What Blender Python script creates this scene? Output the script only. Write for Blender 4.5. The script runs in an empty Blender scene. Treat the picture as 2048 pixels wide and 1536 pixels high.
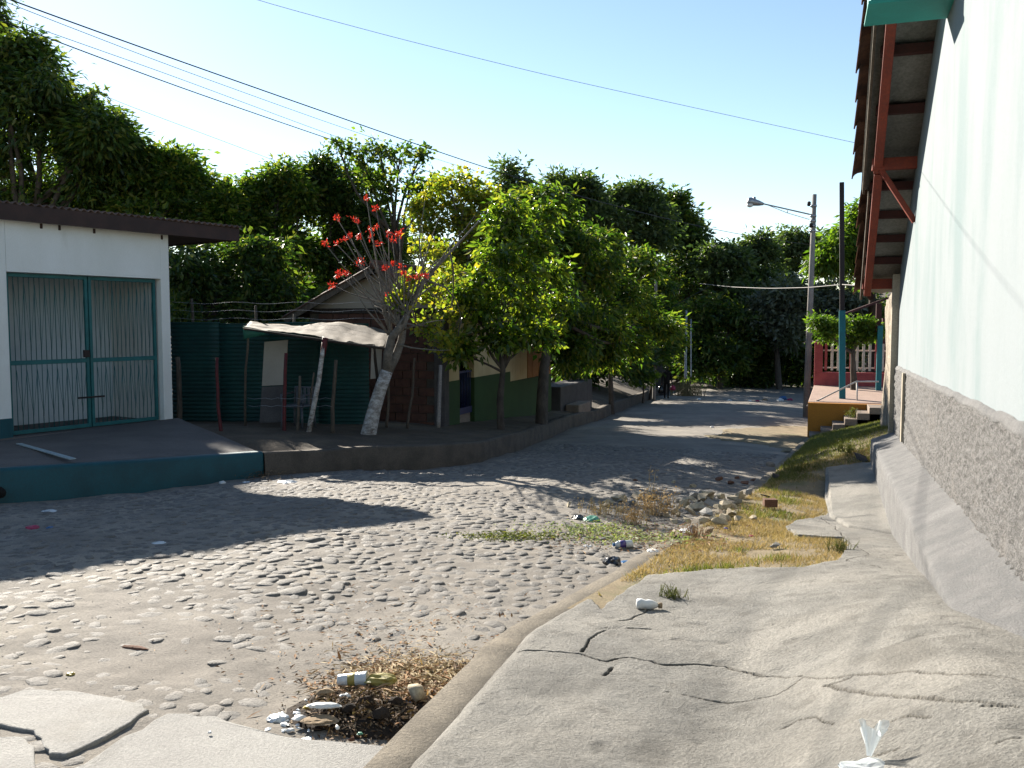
import bpy, bmesh, math, random
import numpy as np
from mathutils import Vector, Matrix, Euler
random.seed(7); rng = np.random.default_rng(11)
S = bpy.context.scene
COL = S.collection
R = math.radians

# ------------------------------------------------------------------ camera, sky, sun, exposure
YAW, PITCH, F, CH = R(18.57), R(3.97), 1774.0, 1.6
cd = bpy.data.cameras.new('camera'); cam = bpy.data.objects.new('camera', cd); COL.objects.link(cam)
cd.sensor_width = 36.0; cd.lens = 36.0*F/2048.0; cd.clip_start = 0.05; cd.clip_end = 2000
cam.location = (0, 0, CH); cam.rotation_euler = (R(90)-PITCH, 0, YAW)
S.camera = cam
SUN_EL, SUN_AZ = R(24.0), R(48.5)            # azimuth counted from +Y towards -X
sun_dir = Vector((-math.sin(SUN_AZ)*math.cos(SUN_EL), math.cos(SUN_AZ)*math.cos(SUN_EL), math.sin(SUN_EL)))
W = bpy.data.worlds.new('World'); S.world = W; W.use_nodes = True
wn = W.node_tree; bg = wn.nodes['Background']
sky = wn.nodes.new('ShaderNodeTexSky'); sky.sky_type = 'NISHITA'; sky.sun_disc = False
sky.sun_elevation = SUN_EL; sky.sun_rotation = -SUN_AZ
sky.air_density = 1.0; sky.dust_density = 0.09; sky.ozone_density = 1.0; sky.altitude = 300
wn.links.new(sky.outputs[0], bg.inputs[0]); bg.inputs[1].default_value = 0.061
sl = bpy.data.lights.new('sun', 'SUN'); sl.energy = 5.0; sl.angle = R(0.5); sl.color = (1.0, 0.92, 0.80)
so = bpy.data.objects.new('sun', sl); COL.objects.link(so); so.location = (-30, 30, 30)
so.rotation_euler = sun_dir.to_track_quat('Z', 'Y').to_euler()
S.view_settings.view_transform = 'Standard'; S.view_settings.look = 'None'
S.view_settings.exposure = 1.68; S.view_settings.gamma = 1.0; S.view_settings.use_curve_mapping = False

# ------------------------------------------------------------------ geometry helpers
fw = np.array([-math.sin(YAW)*math.cos(PITCH), math.cos(YAW)*math.cos(PITCH), -math.sin(PITCH)])
rt = np.array([math.cos(YAW), math.sin(YAW), 0.0]); upv = np.cross(rt, fw); CAM = np.array([0, 0, CH])
def ray(px, py): return fw + rt*((px-1024)/F) - upv*((py-768)/F)
def at(px, py, D): return CAM + ray(px, py)*D
def atz(px, py, z):
    r = ray(px, py); return CAM + r*((z-CH)/r[2])
def pix(p):
    d = np.asarray(p, float)-CAM; D = d@fw
    return 1024+F*(d@rt)/D, 768-F*(d@upv)/D, D
def onsurf(px, py, h):
    z = -0.4
    r = ray(px, py)
    for _ in range(26):
        p = CAM+r*((z-CH)/r[2]); z = 0.4*z+0.6*float(h(p[0], p[1]))
    return np.array([p[0], p[1], z])
def onsurf_many(px, py, h):
    px = np.asarray(px, float); py = np.asarray(py, float)
    r = fw[None]+rt[None]*((px-1024)/F)[:, None]-upv[None]*((py-768)/F)[:, None]; z = np.full(len(px), -.4)
    for _ in range(30):
        p = CAM[None]+r*((z-CH)/r[:, 2])[:, None]; z = .4*z+.6*h(p[:, 0], p[:, 1])
    p[:, 2] = z; return p
def lerp(a, b, t): return a+(b-a)*t
def sstep(a, b, x):
    t = np.clip((np.asarray(x, float)-a)/(b-a), 0, 1); return t*t*(3-2*t)
_tab = rng.random((256, 256))
def vnoise(x, y, s=1.0, o=0):
    x = np.asarray(x, float)*s+o*17.3+500; y = np.asarray(y, float)*s+o*7.7+500
    xi = np.floor(x).astype(int); yi = np.floor(y).astype(int); fx = x-xi; fy = y-yi
    fx = fx*fx*(3-2*fx); fy = fy*fy*(3-2*fy)
    g = lambda a, b: _tab[a % 256, b % 256]
    return (g(xi, yi)*(1-fx)+g(xi+1, yi)*fx)*(1-fy)+(g(xi, yi+1)*(1-fx)+g(xi+1, yi+1)*fx)*fy-0.5
def fbm(x, y, s=1.0, o=0, n=4):
    r = 0; a = 1
    for i in range(n): r = r+a*vnoise(x, y, s*(2**i), o+i); a *= 0.5
    return r
def inpoly(x, y, poly):
    x = np.asarray(x); y = np.asarray(y); c = np.zeros(x.shape, bool); n = len(poly)
    for i in range(n):
        x0, y0 = poly[i][:2]; x1, y1 = poly[(i+1) % n][:2]
        if y0 == y1: continue
        k = ((y0 > y) != (y1 > y)) & (x < (x1-x0)*(y-y0)/(y1-y0)+x0); c ^= k
    return c
def segdist(x, y, pts):
    d = np.full(np.shape(x), 1e9)
    for a, b in zip(pts[:-1], pts[1:]):
        ax, ay = a[:2]; bx, by = b[:2]; vx, vy = bx-ax, by-ay; L = vx*vx+vy*vy+1e-12
        t = np.clip(((x-ax)*vx+(y-ay)*vy)/L, 0, 1)
        d = np.minimum(d, np.hypot(x-ax-t*vx, y-ay-t*vy))
    return d

# ------------------------------------------------------------------ materials
MATS = {}
DIM = {'mint_wall': .52, 'pale_slab': .80, 'kerb': .85, 'dirt_road': .82, 'sidewalk': .84, 'pole_concrete': 1.15, 'orange_wall': 1.1, 'fence_red': 1.0, 'patio': .9, 'white_wall': 1.0, 'room_wall': 1.0, 'cream': .9, 'cream_pale': .6, 'white_plastic': .9, 'clear_plastic': .9, 'white_bark': .95, 'apron': 1.0, 'picket': 1.1, 'chunk': .95, 'rail_white': .9, 'galv': .9}   # surfaces kept lighter than the rest
def pm(name, c1, c2=None, scale=4, rough=0.85, bump=0.15, bscale=60, c3=None, s3=0.7, t3=(0.55, 0.7), stretch=(1, 1, 1), spec=0.3, metal=0, detail=8, attr=None, attr_col=None, bdist=0.02, fine=0.35):
    m = bpy.data.materials.new(name); m.use_nodes = True; nt = m.node_tree; N = nt.nodes; L = nt.links
    b = N['Principled BSDF']; b.inputs['Roughness'].default_value = rough; b.inputs['Metallic'].default_value = metal
    b.inputs['Specular IOR Level'].default_value = spec
    geo = N.new('ShaderNodeNewGeometry'); mp = N.new('ShaderNodeMapping'); mp.inputs['Scale'].default_value = stretch
    L.new(geo.outputs['Position'], mp.inputs[0])
    def noise(s, d=detail, r=0.6):
        n = N.new('ShaderNodeTexNoise'); n.inputs['Scale'].default_value = s; n.inputs['Detail'].default_value = d
        n.inputs['Roughness'].default_value = r; L.new(mp.outputs[0], n.inputs['Vector']); return n
    def mix(fac, a, bb, bt='MIX'):
        x = N.new('ShaderNodeMix'); x.data_type = 'RGBA'; x.blend_type = bt
        for sock, val in ((x.inputs[0], fac), (x.inputs[6], a), (x.inputs[7], bb)):
            if isinstance(val, (int, float)): sock.default_value = val
            elif isinstance(val, tuple): sock.default_value = (*val, 1)
            else: L.new(val, sock)
        return x.outputs[2]
    def ramp(src, a, bb):
        r = N.new('ShaderNodeMapRange'); r.inputs[1].default_value = a; r.inputs[2].default_value = bb; r.interpolation_type = 'SMOOTHSTEP'
        L.new(src, r.inputs[0]); return r.outputs[0]
    c2 = c2 or tuple(v*0.75 for v in c1)
    k_ = DIM.get(name, .72); c1 = tuple(v*k_ for v in c1); c2 = tuple(v*k_ for v in c2); c3 = tuple(v*k_ for v in c3) if c3 else None; attr_col = tuple(v*k_ for v in attr_col) if attr_col else None
    col = mix(ramp(noise(scale).outputs[0], 0.35, 0.65), c1, c2)
    if c3: col = mix(ramp(noise(s3).outputs[0], *t3), col, c3)
    fn = noise(bscale, 6, 0.7)
    if fine: col = mix(ramp(fn.outputs[0], 0.36, 0.64), mix(fine, col, (0.02, 0.02, 0.02)), col)
    if attr:
        at_ = N.new('ShaderNodeAttribute'); at_.attribute_name = attr; col = mix(at_.outputs['Fac'], col, attr_col)
    L.new(col, b.inputs['Base Color'])
    if bump:
        bp = N.new('ShaderNodeBump'); bp.inputs['Strength'].default_value = bump; bp.inputs['Distance'].default_value = bdist
        L.new(fn.outputs[0], bp.inputs['Height']); L.new(bp.outputs[0], b.inputs['Normal'])
    MATS[name] = m; return m
def leafmat(name, cols, trans=0.45, rough=0.45, spec=0.4, tint=(1.3, 1.5, 0.5)):
    m = bpy.data.materials.new(name); m.use_nodes = True; nt = m.node_tree; N = nt.nodes; L = nt.links
    b = N['Principled BSDF']; out = N['Material Output']
    geo = N.new('ShaderNodeNewGeometry'); cr = N.new('ShaderNodeValToRGB')
    el = cr.color_ramp.elements; n = len(cols)
    while len(el) < n: el.new(0.5)
    for i, c in enumerate(cols): el[i].position = i/(max(n-1, 1)); el[i].color = (*c, 1)
    L.new(geo.outputs['Random Per Island'], cr.inputs[0]); L.new(cr.outputs[0], b.inputs['Base Color'])
    b.inputs['Roughness'].default_value = rough; b.inputs['Specular IOR Level'].default_value = spec
    if trans:
        t = N.new('ShaderNodeBsdfTranslucent'); mx = N.new('ShaderNodeMix'); mx.data_type = 'RGBA'; mx.blend_type = 'MULTIPLY'; mx.inputs[0].default_value = 1
        mx.inputs[7].default_value = (*tint, 1); L.new(cr.outputs[0], mx.inputs[6]); L.new(mx.outputs[2], t.inputs[0])
        ms = N.new('ShaderNodeMixShader'); ms.inputs[0].default_value = trans
        L.new(b.outputs[0], ms.inputs[1]); L.new(t.outputs[0], ms.inputs[2]); L.new(ms.outputs[0], out.inputs[0])
    MATS[name] = m; return m
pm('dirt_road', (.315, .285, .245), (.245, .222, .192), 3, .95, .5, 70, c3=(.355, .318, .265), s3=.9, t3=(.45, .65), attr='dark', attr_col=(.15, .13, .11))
pm('cobble', (.275, .255, .23), (.19, .18, .165), 9, .72, .6, 60, c3=(.30, .27, .235), s3=3, spec=.18)
pm('pale_slab', (.37, .36, .335), (.31, .30, .28), 2.5, .8, .5, 90, fine=.3, c3=(.25, .235, .205), s3=1.6, t3=(.52, .75))
pm('sidewalk', (.33, .318, .288), (.235, .226, .205), 3.5, .9, 1.0, 70, c3=(.36, .342, .305), s3=.8, t3=(.45, .6), attr='dark', attr_col=(.05, .042, .032))
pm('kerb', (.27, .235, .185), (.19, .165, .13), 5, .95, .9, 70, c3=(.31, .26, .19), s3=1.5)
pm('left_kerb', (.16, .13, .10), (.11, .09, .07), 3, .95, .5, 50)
pm('earth', (.15, .115, .08), (.10, .078, .055), 1.8, 1, .5, 25, c3=(.20, .155, .10), s3=.5)
pm('verge_soil', (.36, .285, .175), (.27, .21, .125), 5, 1, .5, 60, c3=(.19, .185, .085), s3=1.4)
pm('white_wall', (.72, .72, .69), (.66, .66, .62), 1.2, .8, .15, 80, fine=.06, c3=(.55, .54, .49), s3=1.1, t3=(.56, .8), stretch=(1, 1, .5))
pm('room_wall', (.58, .64, .66), (.50, .56, .58), 1, .9, .05, 30, fine=.05)
pm('teal_paint', (.008, .10, .125), (.007, .075, .095), 2, .55, .15, 40, fine=.2)
pm('teal_metal', (.018, .165, .17), (.014, .13, .135), 6, .45, .05, 60, fine=.1)
pm('apron', (.14, .125, .115), (.105, .095, .088), 1.5, .85, .3, 50)
pm('stripe', (.5, .6, .62), (.4, .5, .52), 6, .7, .1, 60)
pm('brown_fascia', (.075, .038, .03), (.05, .027, .022), 3, .7, .1, 40)
pm('roof_zinc', (.24, .16, .125), (.14, .085, .065), 3, .55, .1, 30, metal=.2)
pm('green_zinc', (.012, .085, .075), (.010, .065, .06), 2, .5, .1, 30)
pm('dark_green', (.014, .065, .035), (.012, .045, .028), 2, .8, .1, 30)
pm('wood_grey', (.17, .135, .10), (.10, .08, .06), 8, .9, .4, 40, stretch=(3, 3, .5))
pm('wood_dark', (.06, .045, .035), (.035, .028, .022), 8, .9, .4, 40, stretch=(3, 3, .5))
pm('red_rust', (.16, .015, .02), (.09, .012, .012), 8, .6, .2, 40)
pm('white_bark', (.55, .53, .50), (.25, .22, .19), 7, .9, .5, 25, c3=(.15, .12, .10), s3=4, t3=(.58, .66), stretch=(1, 1, 2))
pm('bark', (.14, .11, .085), (.08, .062, .048), 9, .95, .6, 22, stretch=(1, 1, .4))
pm('pale_bark', (.27, .235, .19), (.18, .155, .125), 9, .9, .4, 30)
pm('tarp', (.17, .132, .09), (.125, .098, .068), 2, .8, .2, 30, c3=(.25, .20, .15), s3=3, t3=(.62, .72), fine=.1)
pm('tarp_green', (.03, .20, .13), None, 3, .6)
pm('cream', (.56, .44, .25), (.48, .37, .20), 1.4, .85, .1, 50, fine=.06)
pm('cream_pale', (.50, .44, .36), (.42, .37, .30), 1.4, .9, .1, 50, fine=.06)
pm('green_band', (.045, .10, .025), (.035, .08, .02), 1.6, .8, .1, 50)
pm('orange_plank', (.50, .22, .07), (.42, .18, .055), 4, .8, .2, 30)
pm('brick', (.16, .075, .05), (.11, .05, .036), 4, .95, .5, 50, c3=(.09, .05, .04), s3=1.6)
pm('mortar', (.13, .11, .09), (.09, .075, .065), 5, 1, .4, 60)
pm('pillar', (.12, .11, .105), (.09, .08, .078), 3, .9, .2, 40)
pm('tile_clay', (.20, .095, .06), (.11, .055, .04), 6, .85, .3, 40, c3=(.06, .045, .04), s3=3)
pm('blue_metal', (.02, .035, .13), (.015, .025, .09), 4, .5, .1, 40)
pm('void', (.012, .011, .010), None, 2, 1, 0, 20)
pm('mint_wall', (.40, .45, .475), (.36, .42, .44), 1.1, .85, .3, 70, c3=(.285, .375, .39), s3=1.1, t3=(.48, .68), stretch=(1, 1, .4), fine=.05)
pm('pebbledash', (.34, .33, .32), (.20, .195, .19), 34, .95, .8, 100, c3=(.34, .32, .30), s3=2, bdist=.03, fine=.5)
pm('ledge_plaster', (.30, .295, .29), (.235, .235, .235), 6, .95, 1.0, 80, c3=(.36, .355, .35), s3=.8, bdist=.02, fine=.25)
pm('cream_strip', (.60, .52, .40), (.52, .45, .34), 3, .9, .2, 60)
pm('rubble_wall', (.52, .45, .35), (.36, .30, .23), 4, .95, .8, 18, c3=(.30, .24, .18), s3=3, bdist=.05)
pm('red_wood', (.33, .06, .03), (.26, .045, .025), 4, .65, .15, 40, stretch=(1, .3, 1))
pm('dark_red', (.10, .03, .025), (.07, .022, .02), 4, .8, .1, 40)
pm('zinc_under', (.36, .36, .33), (.27, .27, .245), 3, .7, .1, 30)
pm('awning_teal', (.03, .36, .31), (.025, .31, .27), 2, .6, .1, 50, fine=.1)
pm('rail_white', (.62, .58, .52), (.5, .46, .4), 8, .5, .1, 50)
pm('patio', (.46, .32, .25), (.40, .28, .22), 2, .8, .2, 40)
pm('orange_wall', (.46, .19, .025), (.40, .16, .02), 1.5, .85, .15, 40)
pm('step', (.36, .28, .22), (.28, .22, .17), 4, .9, .3, 40)
pm('fence_red', (.46, .085, .08), (.38, .065, .065), 4, .7, .1, 40)
pm('picket', (.70, .58, .48), (.60, .48, .40), 6, .7, .1, 40)
pm('pole_concrete', (.26, .235, .21), (.20, .18, .165), 2, .9, .3, 40)
pm('pole_dark', (.035, .018, .016), (.022, .012, .011), 3, .6, .1, 40)
pm('pole_teal', (.01, .22, .26), (.01, .18, .21), 3, .5, .1, 40)
pm('galv', (.40, .42, .45), (.30, .32, .35), 5, .4, .1, 40, metal=.5)
pm('wire', (.03, .035, .045), None, 3, .6, 0)
pm('wire_pale', (.30, .28, .26), None, 3, .6, 0)
pm('white_plastic', (.72, .72, .70), (.62, .62, .60), 8, .4, .1, 40, fine=.05)
pm('chair_plastic', (.15, .16, .18), (.10, .105, .12), 8, .5, .1, 40)
pm('clear_plastic', (.62, .66, .68), (.52, .56, .58), 12, .18, .3, 60, spec=.6, fine=.1)
pm('yellow_plastic', (.60, .42, .03), (.50, .36, .05), 8, .5, .2, 40, fine=.1)
pm('olive_plastic', (.46, .38, .10), (.36, .30, .08), 10, .5, .3, 40, fine=.15)
pm('blue_plastic', (.02, .16, .42), None, 8, .4, .1)
pm('purple_plastic', (.10, .06, .30), (.08, .045, .24), 8, .25, .1, 40, spec=.6)
pm('pink_plastic', (.55, .05, .14), (.40, .04, .10), 8, .5, .1)
pm('green_plastic', (.16, .48, .32), (.10, .36, .24), 10, .4, .2, 40)
pm('black_plastic', (.010, .010, .011), (.02, .02, .02), 10, .25, .2, 40, spec=.6)
pm('cardboard', (.42, .30, .18), (.34, .24, .14), 6, .9, .2, 40)
pm('chunk', (.50, .43, .31), (.38, .32, .22), 6, .95, .5, 40, c3=(.30, .23, .16), s3=3)
pm('chunk_red', (.26, .13, .08), (.18, .09, .06), 6, .95, .5, 40)
pm('humus', (.055, .038, .026), (.035, .025, .018), 12, 1, .8, 40, c3=(.10, .07, .04), s3=8)
pm('skin', (.13, .07, .045), None, 5, .6, 0)
pm('cloth_dark', (.022, .018, .018), (.015, .013, .013), 8, .9, .1)
pm('hair', (.01, .008, .007), None, 8, .6, 0)
G1 = [(.020, .045, .010), (.035, .075, .014), (.05, .10, .018), (.075, .13, .02)]
leafmat('leaf_dark', [(.018, .040, .011), (.032, .066, .015), (.052, .095, .02), (.10, .14, .028), (.15, .145, .035)], .48)
leafmat('leaf_mid', [(.022, .05, .011), (.04, .085, .015), (.085, .14, .022), (.15, .19, .035), (.21, .19, .04)], .58)
leafmat('leaf_bright', [(.04, .085, .014), (.07, .13, .018), (.11, .17, .024), (.15, .20, .03)], .55)
leafmat('leaf_far', [(.032, .055, .026), (.055, .085, .034), (.085, .12, .045), (.13, .155, .07)], .45, .45)
leafmat('leaf_grey', [(.06, .075, .06), (.10, .115, .08), (.14, .15, .10), (.07, .09, .06)], .3, .4)
leafmat('leaf_yellow', [(.09, .14, .02), (.15, .20, .03), (.23, .25, .035), (.31, .28, .04), (.40, .30, .04)], .6, .4, tint=(1.15, 1.3, .5))
leafmat('leaf_glossy', [(.035, .075, .012), (.075, .125, .018), (.14, .19, .028), (.25, .24, .035)], .6, .25, .6)
leafmat('flower_red', [(.38, .03, .02), (.55, .06, .03), (.30, .015, .02), (.60, .11, .04)], .35, .5, tint=(1.2, .8, .7))
leafmat('straw', [(.26, .18, .085), (.36, .27, .14), (.46, .36, .21), (.28, .22, .10)], .25, .7, .2, tint=(1.2, 1, .7))
leafmat('litter_leaf', [(.20, .10, .04), (.32, .17, .07), (.12, .065, .035), (.40, .27, .14), (.07, .045, .03)], .15, .8, .2, tint=(1.2, 1, .7))
leafmat('litter_dark', [(.05, .032, .02), (.10, .06, .035), (.20, .12, .06), (.07, .05, .035), (.34, .24, .14)], .05, .8, .2)
leafmat('grass_dry', [(.33, .25, .125), (.43, .345, .19), (.27, .215, .11), (.23, .215, .095)], .3, .7, .2, tint=(1.2, 1.1, .7))
leafmat('grass_green', [(.08, .105, .03), (.13, .14, .045), (.21, .185, .075)], .32, .6, .2)
leafmat('herb_pale', [(.24, .27, .15), (.32, .33, .20), (.18, .23, .10)], .3, .7, .2)

fm = bpy.data.materials.new('film'); fm.use_nodes = True; MATS['film'] = fm
_n = fm.node_tree.nodes; _b = _n['Principled BSDF']; _b.inputs['Base Color'].default_value = (.75, .8, .82, 1); _b.inputs['Roughness'].default_value = .15
_t = _n.new('ShaderNodeBsdfTransparent'); _m = _n.new('ShaderNodeMixShader'); _m.inputs[0].default_value = .45
fm.node_tree.links.new(_t.outputs[0], _m.inputs[1]); fm.node_tree.links.new(_b.outputs[0], _m.inputs[2]); fm.node_tree.links.new(_m.outputs[0], _n['Material Output'].inputs[0])
# ------------------------------------------------------------------ mesh building
def new_obj(name, me, mat=None, parent=None):
    o = bpy.data.objects.new(name, me); COL.objects.link(o)
    if mat and me is not None:
        me.materials.clear(); me.materials.append(MATS[mat])
    if parent is not None:
        o.parent = parent; o.matrix_parent_inverse = Matrix.Translation(-Vector(parent.location)) if parent.parent is None else Matrix.Identity(4)
    return o
class MB:
    def __init__(s): s.v = []; s.f = []
    def add(s, vs, fs):
        k = len(s.v); s.v += [tuple(map(float, p)) for p in vs]; s.f += [tuple(i+k for i in f) for f in fs]; return s
    def hexa(s, p):   # 8 points: bottom 4 ccw, top 4 ccw
        return s.add(p, [(3, 2, 1, 0), (4, 5, 6, 7), (0, 1, 5, 4), (1, 2, 6, 5), (2, 3, 7, 6), (3, 0, 4, 7)])
    def box(s, c, size, yaw=0, M=None):
        x, y, z = [d/2 for d in size]; q = [(-x, -y, -z), (x, -y, -z), (x, y, -z), (-x, y, -z), (-x, -y, z), (x, -y, z), (x, y, z), (-x, y, z)]
        m = M if M is not None else Matrix.Rotation(yaw, 3, 'Z')
        return s.hexa([Vector(c)+m @ Vector(p) for p in q])
    def aabb(s, x0, x1, y0, y1, z0, z1): return s.box(((x0+x1)/2, (y0+y1)/2, (z0+z1)/2), (x1-x0, y1-y0, z1-z0))
    def beam(s, a, b, w, h, up=(0, 0, 1)):
        a = Vector(a); b = Vector(b); d = (b-a).normalized(); sd = d.cross(Vector(up))
        if sd.length < 1e-4: sd = d.cross(Vector((1, 0, 0)))
        sd.normalize(); u = sd.cross(d); sd = sd*w/2; u = u*h/2
        return s.hexa([a-sd-u, a+sd-u, b+sd-u, b-sd-u, a-sd+u, a+sd+u, b+sd+u, b-sd+u])
    def prism(s, poly, z0, z1):
        n = len(poly); area = sum(poly[i][0]*poly[(i+1) % n][1]-poly[(i+1) % n][0]*poly[i][1] for i in range(n))
        if area < 0: poly = poly[::-1]
        g = lambda z, p: z(p[0], p[1]) if callable(z) else z
        vs = [(p[0], p[1], g(z0, p)) for p in poly]+[(p[0], p[1], g(z1, p)) for p in poly]
        return s.add(vs, [tuple(range(n-1, -1, -1)), tuple(range(n, 2*n))]+[(i, (i+1) % n, n+(i+1) % n, n+i) for i in range(n)])
    def tube(s, pts, rad, n=8, cap=True):
        pts = [Vector(p) for p in pts]; k = len(pts); rad = [rad]*k if np.isscalar(rad) else rad
        vs = []; prev = None
        for i, p in enumerate(pts):
            d = (pts[min(i+1, k-1)]-pts[max(i-1, 0)]).normalized()
            a = d.cross(Vector((0, 0, 1)) if abs(d.z) < .95 else Vector((1, 0, 0))) if prev is None else prev-d*prev.dot(d)
            a.normalize(); prev = a; b = d.cross(a)
            vs += [p+(a*math.cos(t)+b*math.sin(t))*rad[i] for t in [2*math.pi*j/n for j in range(n)]]
        fs = [(i*n+j, i*n+(j+1) % n, (i+1)*n+(j+1) % n, (i+1)*n+j) for i in range(k-1) for j in range(n)]
        if cap: fs += [tuple(range(n-1, -1, -1)), tuple((k-1)*n+j for j in range(n))]
        return s.add(vs, fs)
    def lathe(s, prof, c, n=14, M=None):   # prof: (r, z)
        m = M or Matrix.Identity(3); vs = []
        for r, z in prof: vs += [Vector(c)+m @ Vector((r*math.cos(2*math.pi*j/n), r*math.sin(2*math.pi*j/n), z)) for j in range(n)]
        k = len(prof)
        fs = [(i*n+j, i*n+(j+1) % n, (i+1)*n+(j+1) % n, (i+1)*n+j) for i in range(k-1) for j in range(n)]
        fs += [tuple(range(n-1, -1, -1)), tuple((k-1)*n+j for j in range(n))]
        return s.add(vs, fs)
    def grid(s, P):   # P[i][j] points
        a = len(P); b = len(P[0]); return s.add([p for r in P for p in r], [(i*b+j, i*b+j+1, (i+1)*b+j+1, (i+1)*b+j) for i in range(a-1) for j in range(b-1)])
    def build(s, name, mat, parent=None, smooth=False, bevel=0, solid=0, base=None, seg=2):
        me = bpy.data.meshes.new(name); org = Vector((0, 0, 0))
        vs = s.v
        if parent is None:
            A = np.array(vs); org = Vector(base) if base is not None else Vector(((A[:, 0].min()+A[:, 0].max())/2, (A[:, 1].min()+A[:, 1].max())/2, A[:, 2].min()))
            vs = [tuple(p) for p in (A-np.array(org))]
        me.from_pydata(vs, [], s.f); me.update()
        if smooth: me.shade_smooth()
        o = new_obj(name, me, mat, parent)
        if parent is None: o.location = org
        if solid:
            k = o.modifiers.new('solid', 'SOLIDIFY'); k.thickness = solid; k.offset = 0
        if bevel:
            k = o.modifiers.new('bevel', 'BEVEL'); k.width = bevel; k.segments = seg; k.limit_method = 'ANGLE'; k.angle_limit = R(40)
        return o
def fast_mesh(name, V, T, mat, parent=None, smooth=False, attrs=None):
    V = np.ascontiguousarray(V, np.float32); T = np.ascontiguousarray(T, np.int32); k = T.shape[1]
    me = bpy.data.meshes.new(name); me.vertices.add(len(V)); me.vertices.foreach_set('co', V.ravel())
    me.loops.add(T.size); me.loops.foreach_set('vertex_index', T.ravel())
    me.polygons.add(len(T)); me.polygons.foreach_set('loop_start', np.arange(0, T.size, k, dtype=np.int32)); me.polygons.foreach_set('loop_total', np.full(len(T), k, np.int32))
    me.update(calc_edges=True); me.validate()
    if smooth: me.shade_smooth()
    for an, av in (attrs or {}).items():
        a = me.attributes.new(an, 'FLOAT', 'POINT'); a.data.foreach_set('value', np.ascontiguousarray(av, np.float32))
    return new_obj(name, me, mat, parent)
def tag(o, label, cat, group=None, kind=None):
    o['label'] = label
    if cat: o['category'] = cat
    if group: o['group'] = group
    if kind: o['kind'] = kind
    return o
def thing(name, label, cat, loc, group=None):
    o = bpy.data.objects.new(name, None); COL.objects.link(o); o.location = tuple(map(float, loc)); o.empty_display_size = .2
    return tag(o, label, cat, group)
def structure(o, label=None):
    o['kind'] = 'structure'
    if label: o['label'] = label
    return o

# leaves: each leaf two folded triangles (an island of its own)
def leaves(C, L, Wd, dirs, flat=0.5, fold=0.25):
    n = len(C); d = dirs/np.linalg.norm(dirs, axis=1, keepdims=True)
    nr = rng.normal(size=(n, 3)); nr[:, 2] += flat*2; s = np.cross(d, nr); s /= np.linalg.norm(s, axis=1, keepdims=True)+1e-9
    u = np.cross(s, d); L = np.broadcast_to(L, (n,))[:, None]; Wd = np.broadcast_to(Wd, (n,))[:, None]
    V = np.stack([C-d*L/2, C+s*Wd/2+u*Wd*fold-d*L*.05, C+d*L/2, C-s*Wd/2+u*Wd*fold-d*L*.05], 1).reshape(-1, 3)
    k = np.arange(n)[:, None]*4
    return V, np.concatenate([k+np.array([[0, 1, 2]]), k+np.array([[0, 2, 3]])], 1).reshape(-1, 3)
def foliage(blobs, clumps, per, cr, L, Wd, droop=.3, shell=.45, flat=.5):
    """blobs: (centre, radii(3)); each blob breaks into bunches, each bunch into leaf clumps"""
    Cs = []; Ds = []; cl = []
    for (c, r) in blobs:
        r = np.asarray(r); nb = 9; d = rng.normal(size=(nb, 3)); d /= np.linalg.norm(d, axis=1, keepdims=True)
        bc = np.asarray(c)+d*r*(.25+.62*rng.random((nb, 1))); br = .24+.46*rng.random((nb, 3))
        w = rng.integers(0, nb, clumps); e = rng.normal(size=(clumps, 3)); e /= np.linalg.norm(e, axis=1, keepdims=True); e[:, 2] = e[:, 2]*.8+.12
        q = bc[w]+e*(rng.random((clumps, 1))**.5)*r*br[w]*np.where(rng.random((clumps, 1)) < .12, 1.25, 1.0)
        cl.append(q)
        g = np.repeat(q, per, 0); off = np.clip(rng.normal(size=g.shape), -1.6, 1.6)*cr*np.array([1, 1, .7])*np.repeat(.45+.9*rng.random((clumps, 1)), per, 0)
        Cs.append(g+off); dd = off/cr+rng.normal(size=g.shape)*.6+np.repeat(e, per, 0)*.4; dd[:, 2] -= droop; Ds.append(dd)
    Cc = np.concatenate(Cs); n = len(Cc); sc = .45+1.0*rng.random(n)
    V, T = leaves(Cc, L*sc, Wd*sc, np.concatenate(Ds), flat)
    return V, T, np.concatenate(cl)
def bent(a, b, n=5, amp=.1, up=.0):
    a = np.asarray(a, float); b = np.asarray(b, float); L = np.linalg.norm(b-a); o = rng.normal(size=3)*amp*L
    return [a+(b-a)*t+o*math.sin(math.pi*t)*.6+np.array([0, 0, up*L*math.sin(math.pi*t)])+ (rng.normal(size=3)*amp*L*.12 if 0 < t < 1 else 0) for t in np.linspace(0, 1, n)]
def taper(r0, r1, n): return [lerp(r0, r1, t) for t in np.linspace(0, 1, n)]
def tree(name, label, base, top, r0, blobs, leaf, clumps=40, per=22, cr=.3, L=.2, Wd=.07, droop=.4, group=None, barkm='bark', twigs=3, trunk=None, flat=.5, shell=.45, cat='tree'):
    t = thing(name, label, cat, base, group)
    tp = trunk or bent(base, top, 6, .05)
    tp = [np.asarray(tp[0])-np.array([0, 0, .25])]+list(tp)
    MB().tube(tp, taper(r0*1.15, r0*.55, len(tp)), 10).build('trunk', barkm, t, True)
    V, T, cl = foliage(blobs, clumps, per, cr, L, Wd, droop, shell, flat)
    k = 0
    for (c, r) in blobs:
        s = tp[-1] if random.random() < .6 else tp[max(1, len(tp)-2)]
        mb = MB(); path = bent(s, c, 5, .12); rr = r0*.45; mb.tube(path, taper(rr, rr*.35, 5), 7)
        for q in cl[k:k+clumps][:twigs]: mb.tube(bent(path[3], q, 4, .12), taper(rr*.3, rr*.1, 4), 5)
        k += clumps
        mb.build('limb', barkm, t, True)
    fast_mesh('crown', V, T, leaf, t)
    return t
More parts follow.
